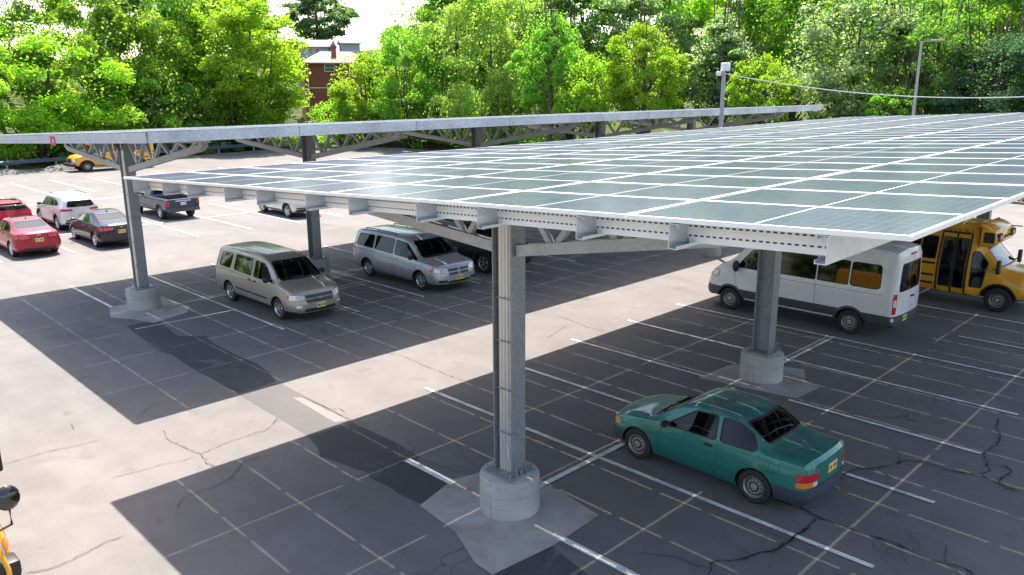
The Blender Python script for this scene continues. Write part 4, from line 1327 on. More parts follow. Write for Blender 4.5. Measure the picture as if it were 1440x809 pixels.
PROTO = {}
def proto(kind, var, **kw):
    key = (kind, var)
    if key not in PROTO:
        sd = sum(ord(ch) for ch in kind) * 7 + var * 31
        cm, lobes = crown_mesh(sd, kind, **kw)
        tm = trunk_mesh(sd, lobes, kw.get('rz', 6.0))
        PROTO[key] = (cm, tm, kw.get('rx', 5.0), kw.get('rz', 6.0))
    return PROTO[key]
SHAPES = {
    ('bright', 0): dict(rx=5.0, rz=6.0), ('bright', 1): dict(rx=4.6, rz=6.4, nlobes=85), ('bright', 2): dict(rx=3.4, rz=3.6, nlobes=46, size=.13),
    ('mid', 0): dict(rx=5.0, rz=6.2), ('mid', 1): dict(rx=4.4, rz=7.0, nlobes=80, shape='tall'), ('mid', 2): dict(rx=3.4, rz=3.4, nlobes=46, size=.13),
    ('dark', 0): dict(rx=5.0, rz=6.4), ('dark', 1): dict(rx=4.4, rz=7.2, shape='tall'),
    ('silver', 0): dict(rx=4.6, rz=7.0, size=.14, nlobes=85), ('silver', 1): dict(rx=3.4, rz=6.6, shape='cone', nlobes=70),
    ('willow', 0): dict(rx=4.6, rz=7.0, nlobes=62, per=320, size=.13, shape='droop'),
    ('blue', 0): dict(rx=5.4, rz=5.6, nlobes=80), ('far', 0): dict(rx=6.0, rz=7.0, nlobes=70, per=180, size=.42),
}
def tree(name, label, px, dist, top_py, half_w_px, base_py, kind, var, rng=random.Random(9)):
    """place a tree by its column in the photograph, its distance and its real height"""
    cm, tm, rx, rz = proto(kind, var, **SHAPES[(kind, var)])
    p = at_dist(px, dist); g0 = max(HZ(p.x, p.y), -.01)
    zt = CAM.z + (125 - top_py) / FPX * dist; zb = max(g0 + .3, CAM.z + (125 - base_py) / FPX * dist)
    sx = half_w_px / FPX * dist / rx; sz = (zt - zb) / (2.05 * rz)
    g = empty(name, (p.x, p.y, g0), rng.uniform(0, 6.28)); tag(g, label, 'tree', 'trees along the back of the lot')
    c = bpy.data.objects.new('crown', cm); c.parent = g; c.location = (0, 0, zb - g0); c.scale = (sx, sx, sz); COL.objects.link(c)
    t = bpy.data.objects.new('trunk', tm); t.parent = g; s2 = (zb - g0) / 2.5
    t.location = (0, 0, zb - g0); t.scale = (sx, sx, max(sz, (zb - g0 + .4) / 2.5)); COL.objects.link(t)
    return g

TREES = [
 # label, px, dist, top, half width, base, kind, variant
 ('broad yellow-green tree with a round dome crown at the far left edge', 58, 79, 36, 96, 236, 'bright', 0),
 ('tall green tree rising behind the left dome-shaped tree', 150, 96, -30, 88, 190, 'mid', 0),
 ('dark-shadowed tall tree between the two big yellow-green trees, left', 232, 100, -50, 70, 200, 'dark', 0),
 ('large yellow-green tree left of the brick house', 338, 86, -8, 92, 188, 'bright', 1),
 ('low bushy green tree in front of the dark gap, left third', 212, 77, 84, 56, 226, 'mid', 2),
 ('low round green tree in front of the large tree left of the brick house', 340, 78, 92, 74, 214, 'mid', 2),
 ('small bright shrub-like tree behind the far yellow bus', 128, 73, 128, 42, 228, 'bright', 2),
 ('green tree with its crown low over the guardrail, just right of the far bus', 272, 75, 118, 46, 220, 'mid', 2),
 ('tall green tree at the left edge behind the bare branches', -75, 90, -10, 66, 230, 'mid', 0),
 ('round distant tree standing alone on the skyline above the houses', 456, 205, -2, 41, 66, 'far', 0),
 ('bright bushy tree hiding the right half of the brick house', 520, 84, 72, 52, 205, 'bright', 2),
 ('dark-hearted green tree between the brick house and the pale willow', 578, 82, 34, 60, 200, 'mid', 0),
 ('yellow-green low tree at the foot of the brick house', 478, 92, 137, 44, 190, 'bright', 2),
 ('pale drooping willow with thin hanging branches, centre', 690, 82, -14, 82, 196, 'willow', 0),
 ('tall dark tree behind the willow', 640, 104, -46, 84, 190, 'mid', 1),
 ('vine-covered tree with a bare brown trunk, right of the willow', 775, 84, 18, 46, 170, 'mid', 1),
 ('tall dark tree behind the vine-covered trunk', 800, 106, -60, 90, 180, 'dark', 1),
 ('small bright-leaved tree at centre, low above the far canopy edge', 832, 76, 76, 46, 186, 'bright', 2),
 ('bright leaning tree right of centre with open branches', 905, 80, 36, 54, 182, 'bright', 1),
 ('tall silvery-dark tree behind the bright leaning tree', 905, 104, -60, 84, 170, 'silver', 0),
 ('feathery silver-leaved tree with drooping tips left of the floodlight post', 1008, 82, 22, 62, 176, 'silver', 1),
 ('tall bright green tree behind the feathery silver tree', 1000, 106, -64, 86, 165, 'bright', 0),
 ('bright green round tree just right of the floodlight post', 1066, 76, 78, 44, 180, 'bright', 2),
 ('tall green tree between the two silvery trees', 1110, 102, -64, 84, 165, 'mid', 0),
 ('large silver-leaved tree in the right third with pale flashing foliage', 1188, 80, -20, 78, 186, 'silver', 0),
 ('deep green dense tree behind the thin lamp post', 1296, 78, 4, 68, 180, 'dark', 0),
 ('tall yellow-green tree rising behind the silver-leaved tree, right', 1240, 104, -70, 82, 160, 'bright', 0),
 ('yellow-green spreading tree at upper right above the dark blue-green one', 1376, 96, -60, 84, 150, 'bright', 1),
 ('dark blue-green rounded tree at the right edge of the picture', 1392, 76, 62, 76, 182, 'blue', 0),
 ('tall green tree beyond the right edge', 1490, 92, -60, 90, 170, 'mid', 0),
 ('dark tree low on the right edge', 1500, 78, 40, 70, 182, 'dark', 0),
 ('bright low tree in front of the dark shade, right of the silver tree', 1250, 74, 120, 36, 184, 'mid', 2),
 ('tall tree at the back, second to the left of the skyline gap', 300, 118, -30, 66, 120, 'mid', 1),
 ('dark tree at the back right of centre filling the gap by the vine trunk', 720, 118, -70, 84, 130, 'dark', 0),
 ('dark tall tree at the back behind the silver trees', 1060, 122, -80, 90, 130, 'mid', 1),
 ('dark tall tree at the back behind the thin lamp post', 1180, 122, -80, 90, 130, 'mid', 1),
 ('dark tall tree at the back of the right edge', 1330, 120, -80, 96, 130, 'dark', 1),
]
for (lb, px, ds, tp, hw, bp, kd, vr) in TREES:
    need = float(np.interp(px, [0, 30, 390, 560, 690, 800, 1000, 1200, 1400], [80, 82, 96, 94, 86, 78, 69, 64, 61])) + (6 if hw > 60 else 3.5)
    ds = max(ds, need)
    tree({'willow': 'willow_tree'}.get(kd, 'broadleaf_tree'), lb, px, ds, tp, hw, bp, kd, vr)

def bare_tree():
    p = at_dist(18, 88); g = empty('bare_tree', (p.x, p.y, 0)); tag(g, 'leafless grey tree whose thin branches show against the sky, top left', 'tree', 'trees along the back of the lot')
    rng = random.Random(5); mb = MB()
    def grow_(s, d, L, r, dep):
        pts = [s]; dd = d.copy()
        for _ in range(4):
            dd = (dd + Vector((rng.gauss(0, .12), rng.gauss(0, .12), rng.gauss(.03, .06)))).normalized(); pts.append(pts[-1] + dd * L / 4)
        mb.tube(pts, [r * (1 - .14 * k) for k in range(5)], 6, caps=False)
        if dep == 0: return
        for _ in range(3 if dep > 1 else 2):
            k = rng.randint(2, 4); nd = (dd + Vector((rng.gauss(0, .5), rng.gauss(0, .5), rng.gauss(.1, .25)))).normalized()
            grow_(pts[k], nd, L * rng.uniform(.55, .8), r * .55, dep - 1)
    grow_(Vector((0, 0, 0)), Vector((0, 0, 1)), 8.0, .26, 0)
    for k in range(5): grow_(Vector((0, 0, 7.0 + .3 * k)), Vector((rng.gauss(0, .35), rng.gauss(0, .35), 1)).normalized(), 5.0, .15, 3)
    mb.build('trunk', MAT['bark_pale'], g, True, 60)
bare_tree()
def dead_branches(px, dist, py):
    p = at_dist(px, dist); g = empty('bare_tree', (p.x, p.y, 0)); tag(g, 'thin bare branches of a half-dead tree reaching left over the skyline, above the willow', 'tree', 'trees along the back of the lot')
    rng = random.Random(11); mb = MB()
    h = CAM.z + (125 - 40) / FPX * dist
    mb.tube([(0,0,0),(0.1,0,h*.6),(0,0.1,h)], [.22,.16,.10], 8)
    lf = Vector((-_r2.x, -_r2.y, 0))
    for k in range(9):
        s = Vector((0, 0, h - .7 * k * .6)); d = (lf * rng.uniform(.3, 1.2) + Vector((rng.gauss(0, .3), rng.gauss(0, .3), rng.uniform(.2, .8)))).normalized()
        pts = [s]
        for _ in range(5):
            d = (d + Vector((rng.gauss(0, .15), rng.gauss(0, .15), rng.gauss(0, .12)))).normalized(); pts.append(pts[-1] + d * 1.0)
        mb.tube(pts, [.07, .05, .04, .03, .02, .012], 5)
        for _ in range(3):
            q = pts[rng.randint(1, 4)]; d2 = (d + Vector((rng.gauss(0, .5), rng.gauss(0, .5), rng.gauss(0, .4)))).normalized()
            mb.tube([q, q + d2 * .8, q + d2 * 1.5], [.03, .02, .01], 4)
    mb.build('trunk', MAT['bark_pale'], g, True, 60)
dead_branches(622, 103, 10)
def bare_trunk():
    p = at_dist(772, 83); g = empty('bare_tree', (p.x, p.y, 0)); tag(g, 'bare brown trunk standing clear among the leaves just right of the willow', 'tree', 'trees along the back of the lot')
    mb = MB(); z = lambda py: CAM.z + (125 - py) / FPX * 83
    mb.tube([(0,0,0),(.1,0,z(150)),(.0,.1,z(95)),(.35,.2,z(60)),(.5,.3,z(32))], [.30,.25,.20,.12,.04], 8)
    mb.tube([(.0,.1,z(95)),(-.8,-.3,z(80)),(-1.1,-.4,z(60))], [.16,.12,.05], 6)
    mb.build('trunk', MAT['bark'], g, True, 60)
bare_trunk()

def undergrowth():
    """leafy ground cover and brush along the tree line, nobody could count it"""
    rng = np.random.default_rng(77); V = {'mid': [], 'bright': [], 'dark': []}
    line = [(-78, -40), (-75, 9), (-79.5, 25), (-80, 40), (-75, 50), (-66, 54), (-40, 56), (-20, 55), (-4, 54), (14, 52), (40, 52)]
    for a, b in zip(line[:-1], line[1:]):
        a, b = np.array(a), np.array(b); L = np.linalg.norm(b - a); nrm = np.array([-(b - a)[1], (b - a)[0]]) / L
        for k in range(int(L * 1.5)):
            t = rng.uniform(); off = rng.uniform(-3.2, 7.0); c2 = a + (b - a) * t + nrm * off * 1.0
            r = rng.uniform(.6, 1.6) * (.75 if off < 0 else 1.25); h = rng.uniform(.5, 1.5) * (.6 if off < -1 else 1.5)
            n = int(150 * r)
            p = rng.normal(0, 1, (n, 3)); p /= np.linalg.norm(p, axis=1)[:, None]; rad = rng.uniform(0, 1, n) ** .4
            q = p * rad[:, None] * np.array([r, r, h * .7]) + np.array([c2[0], c2[1], h * .55]); q[:, 2] = np.abs(q[:, 2])
            kind = ['mid', 'bright', 'dark'][int(rng.choice(3, p=[.45, .3, .25]))]
            V[kind].append(leaf_cloud(rng, q, p * .6 + np.array([0, 0, .8]), .20, 1.1, .1))
    o = None
    mats = []; vv = []; mi = []
    for i, (k, v) in enumerate(V.items()):
        v = np.concatenate(v); vv.append(v); mi += [i] * (len(v) // 4); mats.append(LEAF[k])
    me = quads_mesh('undergrowth', np.concatenate(vv), mats[0])
    for m_ in mats[1:]: me.materials.append(m_)
    me.polygons.foreach_set('material_index', mi)
    o = bpy.data.objects.new('undergrowth', me); COL.objects.link(o)
    tag(o, 'leafy undergrowth and brush along the foot of the tree line', 'undergrowth', None, 'stuff')
undergrowth()

def mulch():
    rng = np.random.default_rng(3)
    def pile(name, label, cx, cy, lx, ly, h, rot, mat, n, size):
        u = rng.uniform(-1, 1, (n, 2)); rr = np.clip(1 - (u ** 2).sum(1), 0, 1)
        hh = h * rr * (.7 + .3 * np.sin(u[:, 0] * 9) * np.cos(u[:, 1] * 7))
        ca, sa = math.cos(rot), math.sin(rot)
        p = np.stack([cx + (u[:, 0] * lx) * ca - u[:, 1] * ly * sa, cy + u[:, 0] * lx * sa + u[:, 1] * ly * ca, hh + .02], 1)[rr > 0]
        v = leaf_cloud(rng, p, np.tile([0, 0, 1.0], (len(p), 1)), size, 1.2, 0)
        me = quads_mesh(name, v, mat); o = bpy.data.objects.new(name, me); COL.objects.link(o)
        tag(o, label, 'debris', None, 'stuff')
    MAT['chips'] = simple('wood_chips', (.24, .15, .085), .9, var=.5, scale=3)
    MAT['dirt'] = simple('dark_leaf_litter', (.075, .055, .040), .95, var=.5, scale=3)
    pile('wood_chips', 'brown wood chip bank at the lot edge beyond the bus', 0, 49.0, 15, 2.6, .8, -.10, MAT['chips'], 9000, .13)
    pile('leaf_litter', 'dark bank of leaf litter at the lot corner under the trees', -70, 51.5, 7, 2.4, .9, .5, MAT['dirt'], 7000, .14)
mulch()

def far_wood():
    """belt of trees across the street behind the viewer: one mass, it shows only in reflections"""
    rng = np.random.default_rng(8); V = []
    cm = PROTO[('mid', 0)][0]; co = np.zeros(len(cm.vertices) * 3); cm.vertices.foreach_get('co', co); co = co.reshape(-1, 4, 3)[::3] 
    ctr = co.mean(1, keepdims=True); co = ctr + (co - ctr) * 1.8
    spots = [(-95 + k * 11, -74) for k in range(16)] + [(-92, -14 - k * 9) for k in range(7)]
    for x, y in spots:
        x += rng.uniform(-2, 2); y += rng.uniform(-3, 3); s = rng.uniform(.8, 1.25); a = rng.uniform(0, 6.28)
        r_ = np.array([[math.cos(a), -math.sin(a), 0], [math.sin(a), math.cos(a), 0], [0, 0, 1]])
        V.append((co.reshape(-1, 3) @ r_.T) * s + np.array([x, y, 1.0]))
    me = quads_mesh('far_wood', np.concatenate(V), LEAF['mid'])
    o = bpy.data.objects.new('far_wood', me); COL.objects.link(o)
    tag(o, 'belt of green trees along the sides of the lot behind the viewer', 'wood', None, 'stuff')
far_wood()
# ------------------------------------------------------------------ vehicles
AX = {'FL': (-.70711, .70711), 'FR': (.70711, .70711), 'BL': (.70711, .70711), 'BR': (-.70711, .70711)}
def lift(d, u, v):
    if d in ('L', 'Rt'): return Vector((u, 0, v))
    if d in ('F', 'B'): return Vector((0, u, v))
    if d in AX: return Vector((AX[d][0] * u, AX[d][1] * u, v))
    return Vector((u, v, 0))
def corner(c, name, front, pts, mat, parent=None, cell=.05, off=.005):
    """patch wrapped round both corners; pts are (x, y, z) on the left side"""
    out = []
    for d, sy in ((('FL', 1), ('FR', -1)) if front else (('BL', 1), ('BR', -1))):
        poly = [(AX[d][0] * x + AX[d][1] * y * sy, z) for x, y, z in pts]
        out.append(c.patch(name, d, rpoly(poly, .025, 3), mat, off, parent, cell))
    return out
def headlight(c, pts):
    for d, sy in (('FL', 1), ('FR', -1)):
        poly = rpoly([(AX[d][0] * x + AX[d][1] * y * sy, z) for x, y, z in pts], .025, 3)
        o = c.patch('headlight', d, grow(poly, .012), MAT['darkgrey'], .004, None, .05)
        c.patch('lens', d, poly, MAT['clear_lens'], .008, o, .05)
        u = sum(p[0] for p in poly) / len(poly); v = sum(p[1] for p in poly) / len(poly)
        mb = MB()
        p = c.proj(d, u, v, .006); mb.ellipsoid(p, (.03, .03, .038), 10)
        mb.build('reflector', MAT['chrome'], o, True)
def arch_ring(c, x, ra, w, mat, name='wheel_arch_trim', a0=-8, a1=188):
    for d in ('L', 'Rt'):
        mb = MB(); pts = []
        for k in range(29):
            a = R(a0 + (a1 - a0) * k / 28)
            pts.append((x + math.cos(a) * (ra + w/2 - .004), max(.18, c.axle_z + math.sin(a) * (ra + w/2 - .004))))
        c.strip(mb, d, pts, w, .012, .2)
        mb.build(name, mat, c.root, True)
def bisect(c, planes):
    for co, no in planes:
        bmesh.ops.bisect_plane(c.bm, geom=c.bm.verts[:] + c.bm.edges[:] + c.bm.faces[:], plane_co=co, plane_no=no)
def wipers(c, pts):
    mb = MB()
    for a, b in pts:
        A_ = c.proj('F', a[0], a[1], .02); B_ = c.proj('F', b[0], b[1], .02)
        mb.bar(A_, B_, .02, .015)
    mb.build('wiper', MAT['black'], c.root)

# ---- teal two-door car, nearest
def green_coupe():
    c = Car('two_door_car', 'old teal green two-door car with blue-grey bumpers, roof paint fading, parked alone in the shade', 'car')
    c.axle_z = .30
    c.skin([(-2.15,.36,.58,.46,.68,.52,.66,.56,.60,.01), (-2.12,.26,.64,.50,.76,.84,.69,.90,.60,.02), (-2.06,.22,.70,.52,.80,.90,.73,.965,.62,.02),
            (-1.7,.19,.74,.55,.83,.905,.755,.985,.64,.02), (-1.42,.17,.75,.56,.835,.90,.765,.995,.645,.02), (-1.36,.17,.75,.56,.835,.90,.765,1.01,.64,.02), (-1.30,.17,.75,.56,.835,.90,.765,1.05,.632,.022), (-.86,.16,.75,.56,.84,.89,.78,1.29,.60,.03), (-.74,.16,.75,.56,.84,.89,.78,1.325,.60,.03),
            (-.45,.16,.75,.56,.84,.88,.785,1.345,.60,.03), (0,.16,.75,.56,.84,.875,.785,1.345,.60,.03), (.22,.16,.75,.56,.84,.865,.785,1.318,.60,.03),
            (.90,.17,.75,.56,.84,.845,.775,.93,.68,.02), (1.02,.17,.74,.55,.835,.83,.77,.885,.69,.025), (1.6,.18,.72,.52,.82,.745,.74,.80,.66,.03),
            (1.84,.20,.68,.48,.79,.67,.70,.715,.62,.03), (1.93,.24,.62,.45,.74,.58,.66,.61,.58,.02), (1.97,.32,.55,.43,.66,.50,.60,.53,.52,.01)], bow_f=.22, bow_r=.14)
    bisect(c, [((0,0,.50), (0,0,1)), ((1.50,0,0), (1,0,0)), ((-1.48,0,0), (1,0,0))])
    c.window([(.62,.87),(.06,1.255),(-.38,1.285),(-.42,.885)], 'S', r=.06)
    c.window([(-.50,.89),(-.47,1.28),(-.80,1.262),(-1.06,1.15),(-1.17,.97),(-1.13,.90)], 'S', r=.06)
    c.window([(-.66,.935),(.66,.935),(.57,1.29),(-.57,1.29)], 'F', 'windscreen', r=.06)
    c.window([(-.60,1.045),(.60,1.045),(.55,1.285),(-.55,1.285)], 'B', 'rear_window', MAT['glass_dark'], r=.07)
    c.finish(MAT['green_paint'], [(1.19, .345), (-1.19, .345)], cabin=(-1.30, .82, .34), extra_mats=[MAT['bumper_blue']],
             paint=lambda p, n: 3 if (p.z < .50 and (p.x > 1.50 or p.x < -1.48)) else 0)
    c.wheels4(1.19, -1.19, 1.62, .30, .17, MAT['rim_steel'], 'holes', .19, front_left=MAT['rim_rust'])
    c.lines([[(.62,.86),(.72,.70),(.70,.30),(.60,.22)], [(-.46,.89),(-.47,.60),(-.40,.22)], [(.60,.22),(-.40,.22)]], .009)
    c.lines([[(1.45,.60),(.70,.655),(-.46,.655)], [(-.50,.655),(-1.3,.665),(-1.95,.70)]], .010, 'body_crease', MAT['green_dark'])  # crease drawn as a darker teal line, its shade put into the colour
    c.lines([[(.80,.43),(-.46,.43)], [(-.48,.43),(-.80,.43)]], .022, 'side_moulding', MAT['green_paint'], off=.010)
    c.lines([[(-1.60,.88),(-1.60,.66),(-1.42,.66),(-1.42,.82),(-1.60,.82)]], .007, 'fuel_flap', sides=('L',))
    c.handle([-.30], .775, MAT['black'], w=.15)
    c.mirror(.55, .76, .93, MAT['black'], (.075, .10, .065))
    corner(c, 'tail_light', False, [(-1.90,.79,.64),(-1.90,.79,.77),(-2.13,.46,.77),(-2.13,.46,.64)], MAT['red_lens'])
    corner(c, 'reverse_lamp', False, [(-2.10,.60,.56),(-2.10,.59,.63),(-2.13,.50,.63),(-2.13,.50,.56)], MAT['clear_lens'], off=.009)
    corner(c, 'indicator', False, [(-1.90,.80,.55),(-1.90,.79,.633),(-2.13,.53,.633),(-2.13,.53,.55)], MAT['amber_lens'])
    corner(c, 'indicator', True, [(1.62,.77,.565),(1.62,.76,.665),(1.78,.66,.665),(1.78,.66,.565)], MAT['amber_lens'])
    headlight(c, [(1.79,.66,.575),(1.79,.65,.665),(1.95,.36,.655),(1.95,.36,.575)])
    c.patch('grille', 'F', rpoly([(-.30,.57),(.30,.57),(.28,.635),(-.28,.635)], .02), MAT['black'])
    c.plate('B', .74, 0)
    c.lines([[(-.62,.955),(-.64,.56),(.64,.56),(.62,.955)]], .008, 'boot_gap', sides=('B',))
    mb = MB(); c.strip(mb, 'T', [(1.88,.55),(1.06,.64)], .008); c.strip(mb, 'T', [(1.88,-.55),(1.06,-.64)], .008); mb.build('bonnet_gap', MAT['black'], c.root)
    mb = MB()
    for sy in (1, -1): c.strip(mb, 'T', [(.20, sy*.50),(-.2, sy*.485),(-.72, sy*.48)], .018, .006)
    mb.build('roof_drip', MAT['bright_white'], c.root)
    c.patch('bumper_step', 'B', rpoly([(-.70,.515),(.70,.515),(.70,.545),(-.70,.545)], .01), MAT['bumper_blue'], .012)
    for u0, u1 in ((.42,.56), (-.62,-.40)):
        mb = MB()
        for k in range(5):
            p = c.proj('B', u0 + (u1-u0)*k/5, .80, .003); mb.box((p.x-.004, p.y, .785), (p.x+.002, p.y+.018, .81))
        mb.build('badge_lettering', MAT['chrome'], c.root)
    mb = MB(); mb.box((-1.66,-.012,.985),(-1.60,.012,1.01)); mb.build('badge', MAT['chrome'], c.root)
    wipers(c, [((.10,.945),(.55,.965)), ((-.5,.945),(-.02,.96))])
    c.seats([(.05,.36,.50), (.05,-.36,.50)], MAT['seat'], .52, .46)
    mb = MB(); mb.box((-1.0,-.58,.42),(-.55,.58,.56)); mb.box((-1.14,-.58,.50),(-.98,.58,.88)); bevel_obj(mb.build('rear_seat', MAT['seat_pale'], c.root), .04)
    mb = MB(); mb.box((-.42,-.60,.72),(.48,-.57,.86)); mb.build('door_card', MAT['seat_pale'], c.root)
    mb = MB(); mb.tube([(.40,.60,.86),(.1,.57,.93),(-.3,.58,.90)], .012, 6); mb.build('yellow_strap', MAT['gold'], c.root)
    mb = MB(); mb.tube([(.52+.0*math.cos(a), .36+.17*math.cos(a), .86+.15*math.sin(a)) for a in np.linspace(0, 6.283, 20)], .014, 6); mb.build('steering_wheel', MAT['black'], c.root)
    mb = MB(); mb.tube([(-2.0,-.30,.24),(-2.18,-.30,.22)], .025, 8); mb.build('exhaust', MAT['steel'], c.root)
    c.put(1.75, 3.87, math.pi)

# ---- the two people carriers in the shade, facing the camera side
def van_common(c, wins, shield, rearw, roof_z):
    for w in wins: c.window(w, 'S', 'window', MAT['glass_dark'], .07)
    c.window(shield, 'F', 'windscreen', MAT['glass'], .08)
    c.window(rearw, 'B', 'rear_window', MAT['glass_dark'], .08)

def tan_van():
    c = Car('minivan', 'tan minivan with gold bow-tie on its split dark grille, parked in the shade', 'minivan')
    c.axle_z = .335
    c.skin([(-2.62,.50,.62,.62,.78,.70,.74,.76,.68,.01), (-2.58,.34,.74,.62,.88,1.08,.84,1.50,.60,.02), (-2.50,.28,.80,.62,.91,1.11,.865,1.66,.64,.02), (-2.2,.25,.82,.62,.92,1.11,.875,1.73,.66,.03),
            (-1.0,.22,.82,.62,.92,1.09,.875,1.765,.67,.04), (.35,.22,.82,.62,.92,1.06,.875,1.745,.66,.04), (.72,.22,.82,.62,.92,1.04,.87,1.67,.65,.04),
            (1.58,.24,.82,.60,.92,1.03,.86,1.15,.74,.03), (1.72,.24,.82,.60,.92,1.01,.85,1.10,.74,.04), (2.25,.26,.79,.58,.91,.92,.82,.99,.70,.05), (2.42,.28,.74,.56,.87,.84,.77,.90,.66,.04),
            (2.52,.30,.68,.52,.81,.66,.72,.72,.62,.02), (2.57,.38,.58,.48,.70,.55,.62,.58,.56,.01)], bow_f=.24, bow_r=.12)
    bisect(c, [((0,0,.36),(0,0,1))])
    van_common(c, [[(-2.20,1.15),(-2.12,1.58),(-1.38,1.60),(-1.42,1.13)], [(-1.20,1.13),(-1.16,1.62),(-.06,1.62),(-.04,1.10)], [(.10,1.10),(.10,1.60),(.66,1.56),(1.22,1.13),(1.22,1.08)]],
               [(-.72,1.17),(.72,1.17),(.60,1.64),(-.60,1.64)], [(-.66,1.14),(.66,1.14),(.56,1.58),(-.56,1.58)], 1.76)
    c.finish(MAT['tan_paint'], [(1.56, .395), (-1.56, .395)], cabin=(-2.42, 1.48, .42), extra_mats=[MAT['black']], paint=lambda p, n: 3 if p.z < .36 and abs(p.x) < 2.4 else 0)
    c.wheels4(1.56, -1.56, 1.74, .335, .20, MAT['chrome'], '7', .225)
    c.lines([[(1.26,1.08),(1.20,.75),(1.10,.30)], [(.04,1.62),(.03,.9),(.02,.32)], [(-1.28,1.60),(-1.30,.95),(-1.20,.70)], [(.02,.32),(1.10,.30)], [(.02,.32),(-1.08,.32)]], .009)
    c.lines([[(.98,.56),(.06,.57)], [(-.02,.57),(-1.05,.58)]], .05, 'side_moulding', MAT['black'], off=.008)
    c.lines([[(-.05,1.03),(-2.4,1.06)]], .014, 'slide_rail')
    c.handle([.22, -.12], .97, MAT['black'], w=.16)
    c.mirror(1.12, .86, 1.17, MAT['black'], (.08, .11, .095))
    headlight(c, [(2.20,.86,.70),(2.22,.84,.86),(2.46,.50,.84),(2.50,.50,.70)])
    corner(c, 'indicator', True, [(2.10,.90,.72),(2.12,.88,.84),(2.22,.84,.84),(2.21,.86,.72)], MAT['amber_lens'])
    corner(c, 'tail_light', False, [(-2.40,.88,.95),(-2.38,.85,1.28),(-2.58,.66,1.28),(-2.60,.70,.95)], MAT['red_lens'])
    for z0, z1, w0, w1 in ((.735,.83,.46,.44), (.60,.705,.45,.46)):
        c.patch('grille', 'F', rpoly([(-w0,z0),(w0,z0),(w1,z1),(-w1,z1)], .025), MAT['bumper_blue'])
    mb = MB()
    p = c.proj('F', 0, .72, .02)
    mb.prism([(-.10,-.018),(-.045,-.018),(-.03,-.035),(.03,-.035),(.045,-.018),(.10,-.018),(.10,.018),(.045,.018),(.03,.035),(-.03,.035),(-.045,.018),(-.10,.018)], p.x - .02, p.x + .012, 0,
             Matrix(((0,0,1,0),(1,0,0,0),(0,1,0,p.z),(0,0,0,1))))
    mb.build('grille_emblem', MAT['gold'], c.root)
    corner(c, 'fog_lamp', True, [(2.36,.70,.47),(2.36,.70,.54),(2.46,.56,.54),(2.46,.56,.47)], MAT['clear_lens'])
    c.patch('lower_intake', 'F', rpoly([(-.55,.34),(.55,.34),(.50,.44),(-.50,.44)], .03), MAT['black'])
    c.plate('F', .50, 0)
    wipers(c, [((.1,1.175),(.62,1.2)), ((-.5,1.175),(0,1.2))])
    c.seats([(.55,.40,.62), (.55,-.40,.62), (-.5,.40,.62), (-.5,-.40,.62), (-1.5,.3,.62), (-1.5,-.3,.62)])
    mb = MB(); mb.box((1.05,-.76,.85),(1.42,.76,1.05)); bevel_obj(mb.build('dashboard', MAT['cabin'], c.root), .05)
    mb = MB()
    for y in (-.45,-.22,.22,.45): c.strip(mb, 'T', [(-2.2,y),(.3,y)], .018, .006)
    mb.build('roof_rib', MAT['tan_paint'], c.root)
    c.put(-14.34, 4.02, 0)

